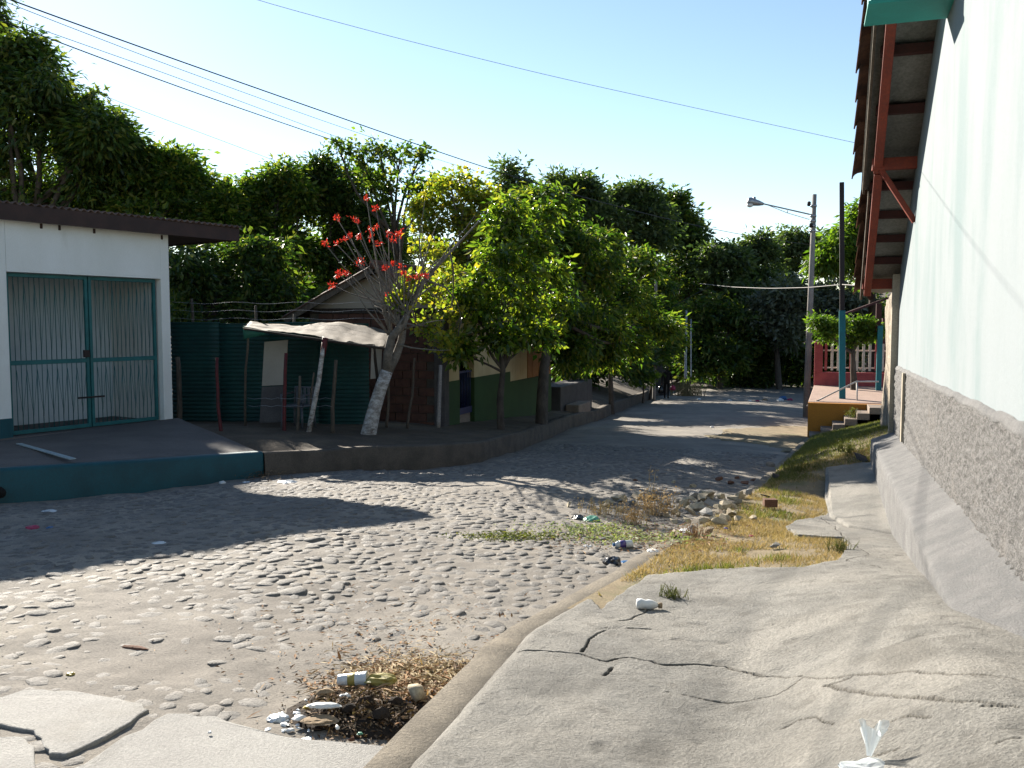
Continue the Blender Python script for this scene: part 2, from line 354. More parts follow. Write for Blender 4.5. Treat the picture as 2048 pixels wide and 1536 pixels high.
def blobs_px(L, dz=1.0):
    """(px, py, radius px, depth[, depth radius factor]) -> blobs"""
    out = []
    for b in L:
        px, py, r, D = b[:4]; k = b[4] if len(b) > 4 else dz; rw = r*D/F
        out.append((at(px, py, D), (rw*1.0, rw*k, rw*.9)))
    return out

# ------------------------------------------------------------------ ground model
def road_z(Y): 
    Y = np.asarray(Y, float); return np.where(Y < 30, -.06*Y, -1.8-.035*(np.clip(Y, 30, 52)-30))
LK = [(-11.5, -4), (-10.2, 3.0), (-8.83, 7.71), (-8.25, 9.2), (-7.74, 11.37), (-7.02, 12.66), (-6.08, 13.52), (-5.6, 14.95), (-5.72, 17.4), (-6.71, 25.6), (-7.37, 36.8), (-7.97, 47.7), (-8.2, 60), (-8, 80), (-8, 170)]
RK = [(-1.5, -4), (-1.52, 2.0), (-1.56, 3.3), (-1.64, 4.6), (-1.39, 6.5), (-1.14, 9.2), (-.76, 12.9), (-.48, 16.9), (-.02, 25.2), (.1, 36), (.3, 50), (.6, 80), (.6, 170)]
XL = lambda Y: np.interp(Y, [p[1] for p in LK], [p[0] for p in LK])
XR = lambda Y: np.interp(Y, [p[1] for p in RK], [p[0] for p in RK])
WA, WB = 1.0, .021                                    # right wall: X = WA + WB*(Y-4)
wallx = lambda Y: WA+WB*(Y-4)
ledgex = lambda Y: wallx(Y)-.33
ZW = [(-6, .44), (3.0, .44), (4.0, .29), (5.14, .10), (6.76, -.14), (10.17, -.60), (13.5, -.84), (17, -1.0)]
def walk_z(X, Y):                                     # sidewalk / verge right of the kerb
    Y = np.asarray(Y, float); zk = road_z(Y)+np.interp(Y, [0, 5, 9, 14], [.16, .15, .10, .06]); zw = np.interp(Y, [p[1-1] for p in ZW], [p[1] for p in ZW])
    t = np.clip((X-XR(Y))/(ledgex(Y)-XR(Y)), 0, 1); lo = np.interp(Y, [4.2, 7], [.55, .1]); t2 = np.clip((t-lo)/(1-lo), 0, 1); t2 = t2*t2*(3-2*t2)
    a = zk+(zw-zk)*t2
    b = road_z(Y)+.06+np.clip(X-XR(Y), 0, 2.6)*np.interp(Y, [12, 16, 20, 24], [.44, .42, .30, .27])
    return lerp(a, b, sstep(12.2, 15.5, Y))
def road_h(X, Y):
    X = np.asarray(X, float); Y = np.asarray(Y, float)
    u = (X-XL(Y))/(XR(Y)-XL(Y))
    return road_z(Y)+.05*np.sin(np.clip(u, 0, 1)*math.pi)-.03+.05*fbm(X, Y, .45, 1, 3)+.022*fbm(X, Y, 2.2, 5, 3)*np.clip(1.4-Y/30, .2, 1)
def bank_z(X, Y):
    t = XL(Y)-X; off = .12+.21*sstep(11.0, 12.6, Y)
    return road_z(Y)+off+.05*np.clip(t, 0, 3)+.22*np.clip(t-.3, 0, 2.2)*sstep(24, 30, Y)
def terrain_z(X, Y):
    X = np.asarray(X, float); Y = np.asarray(Y, float)
    z = road_z(Y)-.18
    l = XL(Y)-.12-X; r = X-XR(Y)-.1
    z = np.where(l > 0, bank_z(X, Y)-.02, z); z = np.where(r > 0, walk_z(X, Y)-.05, z)
    z = z+np.clip(Y-62, 0, 80)*.10+.10*np.clip(np.abs(X+4)-16, 0, 60)
    return z+.05*fbm(X, Y, .8, 3, 3)*((l > .15) | (r > 3))

# ground sheet
ys = np.concatenate([np.linspace(-12, 0, 14), np.arange(.3, 26, .16), np.arange(26, 60, .7), np.linspace(60, 220, 40)])
xs = np.concatenate([np.linspace(-160, -22, 24), np.arange(-21.5, -11, .4), np.arange(-11, 3.5, .1), np.arange(3.6, 20, .6), np.linspace(21, 160, 24)])
GX, GY = np.meshgrid(xs, ys)
def gridmesh(name, X, Y, Z, mat, mask=None, attrs=None, smooth=True, parent=None):
    a, b = X.shape; V = np.stack([X, Y, Z], -1).reshape(-1, 3); i = np.arange(a*b).reshape(a, b)
    Q = np.stack([i[:-1, :-1], i[:-1, 1:], i[1:, 1:], i[1:, :-1]], -1).reshape(-1, 4)
    at_ = {k: v.ravel() for k, v in (attrs or {}).items()}
    if mask is not None:
        m = mask.ravel(); Q = Q[m[Q].any(1)]; used = np.unique(Q); mp = np.full(a*b, -1); mp[used] = np.arange(len(used)); Q = mp[Q]; V = V[used]
        at_ = {k: v[used] for k, v in at_.items()}
    return fast_mesh(name, V, Q, mat, parent, smooth, at_)
structure(gridmesh('ground', GX, GY, terrain_z(GX, GY), 'earth'))

# road
yr = np.concatenate([np.arange(-3, 1.5, .15), np.arange(1.5, 9, .03), np.arange(9, 20, .06), np.arange(20, 46, .3), np.linspace(46, 120, 30)])
ur = np.linspace(0, 1, 260)
RY = np.repeat(yr[:, None], len(ur), 1); RX = XL(RY)+.0+(XR(RY)-XL(RY))*ur[None, :]
RZ = road_h(RX, RY)+.006*fbm(RX, RY, 14, 2, 2)*(RY < 14)
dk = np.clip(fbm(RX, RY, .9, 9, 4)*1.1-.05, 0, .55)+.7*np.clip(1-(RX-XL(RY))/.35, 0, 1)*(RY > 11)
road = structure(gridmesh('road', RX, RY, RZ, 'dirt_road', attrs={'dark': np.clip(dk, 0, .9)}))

# cobble stones: river stones set in the road
def dome(seed):
    g = np.random.default_rng(seed); n = 9; vs = []; ph = g.random()*6
    lump = lambda a: 1+.16*math.sin(2*a+ph)+.10*math.sin(3*a+ph*2)+.06*g.normal()
    o = [lump(2*math.pi*j/n) for j in range(n)]
    for rr, z in ((1.0, -.35), (1.0, .10), (.86, .66), (.52, .93)):
        vs += [(rr*o[j]*math.cos(2*math.pi*j/n), rr*o[j]*math.sin(2*math.pi*j/n), z*(1+.08*g.normal())) for j in range(n)]
    vs.append((0, 0, 1.0)); k = len(vs)-1
    fs = [(i*n+j, i*n+(j+1) % n, (i+1)*n+(j+1) % n, (i+1)*n+j) for i in range(3) for j in range(n)]+[(3*n+j, 3*n+(j+1) % n, k) for j in range(n)]
    return np.array(vs), fs
domes = []
for s_ in range(7):
    v, f = dome(s_); me = bpy.data.meshes.new('cobblestone'); me.from_pydata([tuple(p) for p in v], [], f); me.shade_smooth(); me.materials.append(MATS['cobble'])
    domes.append((v, f, me))
SLABS = [[(-60, 1412), (0, 1397), (60, 1381), (140, 1385), (215, 1398), (285, 1412), (298, 1424), (240, 1465), (142, 1514), (100, 1515), (85, 1492), (64, 1468), (0, 1456), (-60, 1450)],
         [(120, 1562), (165, 1536), (250, 1482), (333, 1432), (430, 1441), (500, 1462), (575, 1480), (700, 1492), (790, 1503), (800, 1536), (780, 1600), (500, 1640), (200, 1620)],
         [(-80, 1500), (0, 1478), (42, 1480), (66, 1500), (75, 1560), (-60, 1600)]]
slabw = [[onsurf(x, y, road_h)[:2] for x, y in s_] for s_ in SLABS]
cells = {}; stones = []
sp = .128
for iy in range(int(17.5/(sp*.87))):
    Y0 = 2.0+iy*sp*.87; x0, x1 = float(XL(Y0))+.2, float(XR(Y0))-.12
    for ix in range(int((x1-x0)/sp)):
        X = x0+(ix+(iy % 2)*.5)*sp+random.gauss(0, .026); Y = Y0+random.gauss(0, .026)
        q = pix((X, Y, -.06*Y))
        if q[2] < .5 or q[0] < -90 or q[0] > 2100 or q[1] > 1620: continue
        u = random.random()
        if u < .07: continue
        r = sp*.5*(.62+.55*random.random()**1.3)*(1.35 if u > .95 else 1)
        if Y < 4.5 and any(inpoly(np.array([X]), np.array([Y]), p)[0] for p in slabw): continue
        stones.append((r/q[2], X, Y, r, 0))
SX_ = np.array([t[1] for t in stones]); SY_ = np.array([t[2] for t in stones]); wn_ = fbm(SX_, SY_, .55, 21, 3)+.5*fbm(SX_, SY_, 2.4, 25, 2)
stones = [(t[0], t[1], t[2], t[3], float(w)) for t, w in zip(stones, wn_)]
stones = [t for t in stones if t[4] < .42 or random.random() < .25]
stones.sort(reverse=True)
jv = []; jf = []; off = 0
for i, (_, X, Y, r, worn) in enumerate(stones):
    v, f, me = domes[i % 7]; a = random.random()*6.28; el = 1+.5*random.random(); h = r*(.18+.20*random.random()**2); z = float(road_h(X, Y))-h*float(np.clip(.56-.10*max(0, 1-Y/6)+.6*worn+.20*random.gauss(0, 1), .15, .95))
    M = Matrix.Translation((X, Y, z)) @ Euler((random.gauss(0, .07), random.gauss(0, .07), a)).to_matrix().to_4x4() @ Matrix.Diagonal((r*el**.5, r/el**.5, h, 1))
    if i < 300:
        o = bpy.data.objects.new('cobblestone', me); COL.objects.link(o); o.parent = road; o.matrix_local = M
    else:
        Mn = np.array(M); jv.append(v@Mn[:3, :3].T+Mn[:3, 3]); jf += [tuple(k+off for k in q) for q in f]; off += len(v)
me = bpy.data.meshes.new('cobblestones'); me.from_pydata([tuple(p) for p in np.concatenate(jv)], [], jf); me.shade_smooth()
o = new_obj('cobblestones', me, 'cobble', road); o['kind'] = 'stuff'
for s_ in slabw:
    p2 = []
    for a, b in zip(s_, s_[1:]+s_[:1]):
        for t in (0, .33, .66): p2.append((lerp(a[0], b[0], t)+random.gauss(0, .006), lerp(a[1], b[1], t)+random.gauss(0, .006)))
    MB().prism(p2, lambda x, y: float(road_z(y))-.15, lambda x, y: float(road_h(x, y))*.6+float(road_z(y)+.0)*.4+.010).build('concrete_slab', 'pale_slab', road, False, .008)

ng = 6000; gy_ = 2.0+8.0*rng.random(ng)**1.6; gx_ = XL(gy_)+.3+(XR(gy_)-XL(gy_)-.35)*rng.random(ng)
m_ = np.ones(ng, bool)
for p in slabw: m_ &= ~inpoly(gx_, gy_, p)
gx_, gy_ = gx_[m_], gy_[m_]; ng = len(gx_); gr_ = .004+.011*rng.random(ng)**3; ga_ = rng.random(ng)*6.28; gzv = road_h(gx_, gy_)
ring = np.stack([np.stack([gx_+gr_*(.8+.4*rng.random(ng))*np.cos(ga_+k*1.2566), gy_+gr_*(.8+.4*rng.random(ng))*np.sin(ga_+k*1.2566), gzv-.003], 1) for k in range(5)]+[np.stack([gx_+gr_*.2, gy_, gzv+gr_*.35], 1)], 1)
b_ = np.arange(ng)[:, None]*6; gt = np.concatenate([b_+np.array([[k, (k+1) % 5, 5]]) for k in range(5)], 1).reshape(-1, 3)
o = fast_mesh('gravel', ring.reshape(-1, 3), gt, 'cobble', road); o['kind'] = 'stuff'
# right kerb, sidewalk, verge
def strip(name, mat, line, w0, w1, ztop, zbot, parent=None, step=.12, bev=.02, jit=.008):
    """kerb following a polyline X(Y): from X+w0 to X+w1"""
    Pn = []
    for (Y0, Y1) in [line[1]]:
        Ys = np.arange(Y0, Y1+1e-6, step)
    rows = []
    for Y in Ys:
        x0 = float(line[0](Y))+w0; x1 = float(line[0](Y))+w1; n1 = float(vnoise(Y, 3.1, 2.3))*jit*3; n2 = float(vnoise(Y, 9.1, 5))*jit*2
        zt = float(ztop(Y)); zb = float(zbot(Y))
        rows.append([(x0+n1, Y, zb), (x0+n1+.01, Y, zt-bev+n2), (x0+n1+bev+.01, Y, zt+n2), (x1-bev, Y, zt+n2*.5), (x1, Y, zt-bev), (x1, Y, zb)])
    return MB().grid(rows).build(name, mat, parent, True)
rk = strip('kerb', 'kerb', (XR, (-3.5, 24.5)), -.02, .2, lambda Y: road_z(Y)+np.interp(Y, [0, 5, 9, 14, 24], [.13, .12, .09, .06, .05]), lambda Y: road_z(Y)-.3, jit=.012)
structure(rk)
LKS = [p for p in LK if 11.3 < p[1] < 61]
def poly_strip(name, mat, pts, width, hz, zb, n=8):
    out = []
    for a, b in zip(pts[:-1], pts[1:]):
        m = max(2, int(math.hypot(b[0]-a[0], b[1]-a[1])/.25))
        out += [(lerp(a[0], b[0], i/m), lerp(a[1], b[1], i/m)) for i in range(m)]
    out.append(pts[-1]); rows = []
    for i, p in enumerate(out):
        q = out[min(i+1, len(out)-1)]; r = out[max(i-1, 0)]; d = np.array([q[0]-r[0], q[1]-r[1]]); d = d/np.linalg.norm(d); nrm = np.array([-d[1], d[0]])
        j = float(vnoise(i, 2.2, .45))*.05; z = float(road_z(p[1])); zt = z+hz(p[1])+float(vnoise(i, 7.7, .3))*.05
        P0 = np.array(p)+nrm*j; P1 = np.array(p)+nrm*(width+j)
        rows.append([(P0[0], P0[1], z+zb), (*(P0+nrm*.03), zt-.03), (*(P0+nrm*.06), zt), (*P1, zt-.01), (*P1, z+zb)])
    return MB().grid([r[::-1] for r in rows]).build(name, mat, None, True)
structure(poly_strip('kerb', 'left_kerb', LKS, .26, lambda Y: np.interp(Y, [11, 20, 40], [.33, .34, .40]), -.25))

VERGE = [(1200, 1230), (1290, 1160), (1400, 1150), (1500, 1141), (1600, 1143), (1672, 1128), (1700, 1098), (1680, 1082), (1600, 1078), (1575, 1062), (1590, 1046), (1655, 1034), (1656, 990), (1660, 938), (1720, 928), (1738, 930), (1900, 700)]
vw = [onsurf(x, y, walk_z) for x, y in VERGE[:-1]]
vpoly = [(p[0], p[1]) for p in vw]+[(1.9, 14.2), (2.5, 24), (-.6, 24), (-1.7, 8), (-1.75, 6.2)]
nx = 300; yv = np.concatenate([np.arange(1.2, 2.4, .03), np.arange(2.4, 6, .008), np.arange(6, 9, .02), np.arange(9, 14.6, .035)]); uv = np.linspace(0, 1, nx)
SY = np.repeat(yv[:, None], nx, 1); SX = XR(SY)+.19+(ledgex(SY)+.04+.26*sstep(5.2, 4.0, SY)-XR(SY)-.19)*uv[None, :]
jx = SX+.05*fbm(SX, SY, 3, 31, 3); jy = SY+.07*fbm(SX, SY, 3, 37, 3)
conc = ~inpoly(jx, jy, vpoly) & (SY < 14)
sz = walk_z(SX, SY)+.035+.012*fbm(SX, SY, .9, 4, 3)+.007*fbm(SX, SY, 9, 8, 4)
edge = np.clip((SX-XR(SY)-.19)/.09, 0, 1); sz = sz-.05*(1-edge)**2
dark = np.zeros_like(SX)
CR = [([(1040, 1318), (1090, 1316), (1160, 1326), (1215, 1338), (1260, 1328), (1320, 1340), (1450, 1342), (1605, 1364)], .020, .05), ([(1160, 1322), (1175, 1300), (1210, 1268)], .022, .045), ([(1235, 1255), (1265, 1252), (1300, 1232)], .014, .03),
      ([(1605, 1366), (1700, 1366), (1800, 1364), (1900, 1370), (2048, 1382)], .008, .02), ([(1605, 1366), (1585, 1385), (1560, 1402), (1500, 1412), (1460, 1416), (1420, 1412), (1330, 1395)], .009, .02),
      ([(1700, 1372), (1650, 1384), (1720, 1400), (1760, 1407), (1850, 1420), (1900, 1424), (1990, 1432), (2048, 1440)], .010, .03), ([(1825, 1417), (1880, 1421)], .022, .05), ([(1970, 1436), (2020, 1438)], .035, .06), ([(1725, 1400), (1745, 1405)], .02, .04),
      ([(1560, 1470), (1590, 1455), (1630, 1452), (1665, 1464)], .008, .02), ([(1750, 1472), (1800, 1458), (1860, 1455)], .008, .02), ([(1755, 1527), (1795, 1518)], .01, .02), ([(1210, 1365), (1222, 1350)], .02, .03), ([(1255, 1268), (1300, 1270)], .02, .03),
      ([(1690, 1086), (1740, 1120), (1690, 1130), (1830, 1160)], .008, .012), ([(1640, 1040), (1670, 1060), (1690, 1085)], .01, .02), ([(2000, 1518), (2048, 1505)], .008, .02)]
for pts, w, dp in CR:
    wp = [onsurf(x, y, walk_z) for x, y in pts]
    d = segdist(SX+.03*fbm(SX, SY, 6, 41, 4), SY+.03*fbm(SX, SY, 6, 45, 4), wp); w = .0025+.20*w*(.0+2.2*np.clip(fbm(SX, SY, 4, 51, 2)+.35, 0, 1))
    g = np.clip(1-d/w, 0, 1); sz = sz-.7*dp*np.minimum(1, g*2.0); dark = np.maximum(dark, np.minimum(1, g*3.0)); dark = np.maximum(dark, .22*np.clip(1-d/(w*3), 0, 1))
dark = np.maximum(dark, .30*sstep(.15, .6, fbm(SX, SY, 9, 63, 4))); dark = np.maximum(dark, .34*sstep(.28, .62, fbm(SX, SY, 2.2, 67, 5)))
pit = np.clip(fbm(SX, SY, 6, 61, 3)-.44, 0, 1)*2.6; sz = sz-.012*np.minimum(pit, 1); dark = np.maximum(dark, np.minimum(pit*.5, .35))
dark = np.maximum(dark, .16*sstep(-.1, .5, fbm(SX, SY, 3.5, 71, 4))); dark = np.maximum(dark, .30*np.clip(1-(SX-XR(SY)-.19)/.12, 0, 1)*(fbm(SX, SY, 2, 75, 2) > -.1))
sz = sz+.006*np.round(3*fbm(SX, SY, 2.2, 77, 4))/3; szc = np.where(conc, sz, walk_z(SX, SY)-.06)
structure(gridmesh('sidewalk', SX, SY, szc, 'sidewalk', mask=conc, attrs={'dark': dark}))
# raised path slab along the wall
PS = [onsurf(x, y, walk_z) for x, y in [(1652, 942), (1760, 930), (1790, 985), (1830, 1085), (1700, 1062), (1662, 1040), (1650, 1000)]]
pth = MB().prism([(p[0]+random.gauss(0, .01), p[1]) for p in PS], lambda x, y: float(walk_z(x, y))-.2, lambda x, y: float(walk_z(x, y))+.065).build('path_slab', 'sidewalk', None, False, .03)
structure(pth)
vx = np.linspace(0, 1, 60); vy = np.arange(5.2, 24.6, .08)
VY = np.repeat(vy[:, None], 60, 1); VX = XR(VY)+.17+(np.where(VY < 13.9, ledgex(VY)+.1, 2.8)-XR(VY)-.17)*vx[None, :]
vm = VY > 13.6
for ax, ay in ((0, 0), (.1, 0), (-.1, 0), (0, .14), (0, -.14)): vm = vm | inpoly(VX+ax, VY+ay, vpoly)
structure(gridmesh('verge', VX, VY, walk_z(VX, VY)+.006+.014*fbm(VX, VY, 2, 81, 3), 'verge_soil', mask=vm))
dy_ = np.arange(20.5, 31.5, .12); du = np.linspace(0, 1, 40); DY = np.repeat(dy_[:, None], 40, 1); DX = XR(DY)-2.6+2.75*du[None, :]
dm = (DX-XR(DY)+2.4*np.sin(np.clip((DY-20.5)/11, 0, 1)*math.pi)+.9*fbm(DX, DY, .8, 97, 4)) > 0
structure(gridmesh('dirt_patch', DX, DY, np.where(dm, road_h(DX, DY)+.025+.02*fbm(DX, DY, 3, 98, 3), road_h(DX, DY)-.03), 'verge_soil', mask=dm))
# blades of grass on the verge
def blades(n, pts, h, w, mat, name, lean=.5, parent=None):
    P0 = np.asarray(pts)[:n]; n = len(P0); hh = h*(.5+rng.random(n)); a = rng.random(n)*6.28; ln = lean*rng.random(n)*hh; b = rng.random(n)*6.28
    s = np.stack([np.cos(a), np.sin(a), np.zeros(n)], 1)*(w*(.6+.8*rng.random(n)))[:, None]
    tip = P0+np.stack([np.cos(b)*ln, np.sin(b)*ln, hh], 1); V = np.stack([P0-s, P0+s, tip], 1).reshape(-1, 3)
    return fast_mesh(name, V, np.arange(3*n).reshape(-1, 3), mat, parent)
def scatter(n, cond, x0, x1, y0, y1, hf, zoff=.0):
    X = rng.uniform(x0, x1, n); Y = rng.uniform(y0, y1, n); m = cond(X, Y); X = X[m]; Y = Y[m]
    return np.stack([X, Y, hf(X, Y)+zoff], 1)
von = lambda X, Y: (inpoly(X, Y, vpoly) & (X > XR(Y)+.2) & (X < np.where(Y < 13.9, ledgex(Y)-.02, 3)))
green = lambda X, Y: fbm(X, Y, 1.1, 91, 3)+.25*sstep(10.5, 15, Y)+.22*np.clip(1-segdist(X, Y, [p[:2] for p in vw[:8]])/.22, 0, 1)
pd = scatter(150000, lambda X, Y: von(X, Y) & (fbm(X, Y, 2.5, 95, 3) > -.35+rng.random(len(X))*.35), -1.7, 1.2, 5.6, 14.5, lambda X, Y: walk_z(X, Y))
gm = green(pd[:, 0], pd[:, 1]) > .24+.5*rng.random(len(pd))
tag(blades(10**6, pd[~gm], .035, .004, 'grass_dry', 'dry_grass', 1.4), 'short dry yellow grass on the verge beside the right kerb', 'grass', kind='stuff')
pg = scatter(60000, von, -1.2, 2.6, 13.8, 24, lambda X, Y: walk_z(X, Y))
tag(blades(10**6, np.concatenate([pd[gm], pg]), .05, .005, 'grass_green', 'green_grass', 1.2), 'green grass along the verge edge and on the shaded slope', 'grass', kind='stuff')

# ------------------------------------------------------------------ right building (gable wall along the sidewalk)
RB = thing('house', 'tall pale mint house with grey pebbledash base and ledge along the right sidewalk', 'house', (2.5, 8, -.5))
yE = 14.1                                            # far corner of the wall
RAKE = lambda Y: 4.60+.53*(9.9-Y) if Y > 8.0 else 4.60+.53*1.9-.2*(8.0-Y)*0
def rake(Y): return 2.42+.54*(13.95-Y) if Y > 4.5 else 2.42+.54*9.45-.54*(4.5-Y)
def wl(Y, off=0): return wallx(Y)-off
prof = [(-5, -.6), (yE, -1.4), (yE, rake(yE)-.05), (4.5, rake(4.5)-.05), (-5, rake(-5)-.05)]
mb = MB(); n = len(prof)
mb.add([(wl(y), y, z) for y, z in prof]+[(wl(y)+.25, y, z) for y, z in prof], [tuple(range(n)), tuple(range(2*n-1, n-1, -1))]+[(i, i+n, (i+1) % n+n, (i+1) % n) for i in range(n)])
mb.build('wall', 'mint_wall', RB)
MB().aabb(wl(yE)+.25, 9, yE-.25, yE, -1.4, 2.3).build('end_wall', 'mint_wall', RB)
zwt = lambda Y: 1.07-.0143*(Y-5)                    # top of the pebbledash band
zin = lambda Y: .40-.041*(Y-4.85)                   # inner ledge line
zout = lambda Y: .20-.034*(Y-4.99)                  # outer ledge line
yy = np.concatenate([np.arange(2.2, 9, .03), np.arange(9, yE+.001, .06)]); kk = 46
PY = np.repeat(yy[:, None], kk, 1); tt = np.linspace(0, 1, kk)[None, :]; PZ = zin(PY)-.05+(zwt(PY)-zin(PY)+.05)*tt
PZ = PZ+.03*fbm(PY, PY*0, 2.5, 88, 4)*tt**3; pn = .022*np.abs(vnoise(PY, PZ, 27, 3))*2+.020*vnoise(PY, PZ, 46, 7); PX = wallx(PY)-.022-pn
PX[:, 0] = wallx(PY[:, 0])+.01; PX[:, -1] = wallx(PY[:, -1])+.01; PX[-1, :] += .03
joint = (np.abs(PY-12.1) < .05)
gridmesh('pebbledash_band', PX[:, ::-1], PY[:, ::-1], PZ[:, ::-1], 'pebbledash', parent=RB)
rows = []
for Y in np.concatenate([np.arange(2.2, yE, .05), [yE]]):
    n0 = .03*float(fbm(Y, 0, 2.5, 88, 4)); n1 = .025*float(fbm(Y, 5, 3.1, 90, 4)); zt = float(zwt(Y))
    rows.append([(wl(Y, .004), Y, zt+.035+n1), (wl(Y, .02), Y, zt+.025+n1), (wl(Y, .03), Y, zt+n0), (wl(Y, .035), Y, zt-.02+n0), (wl(Y, .005), Y, zt-.03+n0)])
MB().grid(rows).build('plaster_edge', 'ledge_plaster', RB, True)
MB().add([(wl(y, .052), y, z) for y, z in ((12.0, zin(12)), (12.14, zin(12.14)), (12.14, zwt(12.14)), (12.0, zwt(12)))], [(3, 2, 1, 0)]).build('joint_strip', 'cream_strip', RB, False, 0, .03)
MB().beam((wl(yE, .02), yE-.07, -.6), (wl(yE, .02), yE-.07, 2.3), .09, .16).build('corner_strip', 'cream_strip', RB, False, .01)
# sloped ledge with rough face
rows = []
for Y in np.concatenate([np.arange(2.2, yE-.1, .06), [yE-.1]]):
    o_ = ledgex(Y); w_ = wallx(Y); r_ = []
    zb = float(walk_z(o_, Y))-.25
    for t in np.linspace(0, 1, 9): r_.append((o_-.012*abs(float(vnoise(Y, t*5, 14, 2)))*2, Y, lerp(zb, float(zout(Y))-.02, t)))
    for t in np.linspace(0, 1, 10): r_.append((lerp(o_+.012, w_+.02, t), Y, lerp(float(zout(Y)), float(zin(Y)), t)+.008*float(fbm(Y, t*.4, 9, 5, 2))))
    rows.append(r_[::-1])
rows.append([(wallx(yE), yE-.1, p[2]) for p in rows[-1]])
MB().grid(rows).build('ledge', 'ledge_plaster', RB, True)
# roof overhang: corrugated sheet, purlins, barge beam, clay tiles
def sheet(y0, y1, x0f, x1f, dz, name, mat, par):
    rows = []
    for t in np.linspace(0, 1, 3):
        y = lerp(y0, y1, t); r_ = []
        m = 60
        for j in range(m+1):
            x = lerp(x0f(y), x1f(y), j/m); r_.append((x, y, rake(y)+dz+.012*math.sin(x*2*math.pi/.085)))
        rows.append(r_)
    return MB().grid(rows).build(name, mat, par, True, 0, .004)
sheet(-5, 4.5, lambda y: wallx(y)-.55, lambda y: 9, .09, 'roof_sheet', 'zinc_under', RB)
sheet(4.5, 12.45, lambda y: wallx(y)-.60, lambda y: 9, .09, 'roof_sheet', 'zinc_under', RB)
sheet(12.4, 14.75, lambda y: wallx(y)-.50, lambda y: 9, .07, 'roof_sheet', 'zinc_under', RB)
for Y in (7.9, 8.7, 9.5, 10.25, 11.05, 12.3, 12.85, 13.35, 13.85):
    MB().beam((wl(Y, .50), Y, rake(Y)+.01), (wl(Y, -.05), Y, rake(Y)+.01), .10, .10).build('purlin', 'dark_red', RB, False, .006)
MB().beam((wl(11.75, .50), 11.75, rake(11.75)-.10), (wl(11.75, -.05), 11.75, rake(11.75)-.10), .10, .14).build('bracket_beam', 'red_wood', RB, False, .006)
MB().beam((wl(14.3, .50), 14.3, rake(14.3)-.06), (wl(14.3, -.05), 14.3, rake(14.3)-.06), .10, .15).build('bracket_beam', 'red_wood', RB, False, .006)
MB().beam((wl(11.75, .40), 11.75, rake(11.75)-.16), (wl(11.75, 0), 11.78, rake(11.75)-.80), .06, .06).build('brace', 'red_wood', RB, False, .004)
MB().beam((wl(7.6, .43), 7.6, rake(7.6)-.06), (wl(11.85, .43), 11.85, rake(11.85)-.06), .10, .20).build('barge_beam', 'red_wood', RB, False, .006)
MB().beam((wl(11.86, .42), 11.86, rake(11.86)-.08), (wl(14.45, .42), 14.45, rake(14.45)-.08), .10, .18).build('barge_beam', 'red_wood', RB, False, .006)
MB().beam((wl(7.0, .57), 7.0, rake(7.0)+.05), (wl(12.4, .57), 12.4, rake(12.4)+.05), .03, .16).build('fascia_board', 'wood_grey', RB, False, .004)
MB().beam((wl(12.4, .50), 12.4, rake(12.4)+.02), (wl(14.75, .50), 14.75, rake(14.75)+.02), .03, .16).build('fascia_board', 'wood_grey', RB, False, .004)
def rake_tile(x, y, dz, L=.46):
    """half-round clay tile lying along the slope"""
    rows = []; sl_ = -.54
    for t in (0, 1):
        r0 = .085 if t == 0 else .105; yc = y+L*t; zc = rake(y)+sl_*L*t+dz+(.03 if t == 0 else .0)
        rows.append([(x+r0*math.cos(a), yc, zc+r0*.8*math.sin(a)) for a in np.linspace(0, math.pi, 9)])
    return MB().grid(rows)
for k in range(12):
    y = 7.3+k*.415
    if y > 12.1: break
    for j, c in enumerate((.60, .40, .20)):
        rake_tile(wl(y, c)+random.gauss(0, .008), y, .12+random.gauss(0, .006)+(.02 if j == 0 else 0)).build('roof_tile', 'tile_clay', RB, True, 0, .016)
for k in range(6):
    y = 12.42+k*.40
    for j, c in enumerate((.50, .30)):
        rake_tile(wl(y, c)+random.gauss(0, .008), y, .10+random.gauss(0, .006), .44).build('roof_tile', 'tile_clay', RB, True, 0, .016)
# teal boxed awning projecting above
aw = thing('awning', 'teal painted box awning jutting from the top of the mint wall', 'awning', (.8, 8.9, 4.2))
c0 = at(1735, 41, 8.05); c1 = at(1889, 33, 8.05)
MB().aabb(c0[0]+.0, wallx(8.6)+.02, 8.45, 9.0, c0[2]+.035, c0[2]+.85).build('fascia', 'awning_teal', aw, False, .008)
MB().aabb(c0[0]-.02, wallx(8.6)+.02, 8.42, 9.03, c0[2], c0[2]+.032).build('soffit', 'awning_teal', aw, False, .006)

# rough masonry wall continuing beyond the house
mb = MB(); rows = []
for Y in np.arange(yE+.02, 17.6, .12):
    top = 2.25-.10*(Y-yE)+.12*float(fbm(Y, 1, 2.2, 3, 3)); xw = wallx(Y)+.0
    rows.append([(xw+.3, Y, top-.03)]+[(xw+.06*float(fbm(Y, z*2, 1.6, 13, 3)), Y, lerp(top, -1.2, z)) for z in np.linspace(0, 1, 34)])
rows.insert(0, [(p[0]+.25, p[1], p[2]) for p in rows[0]])
tag(mb.grid([r[::-1] for r in rows]).build('masonry_wall', 'rubble_wall', None, True), 'rough beige masonry wall with crumbling top beyond the mint house', 'wall')

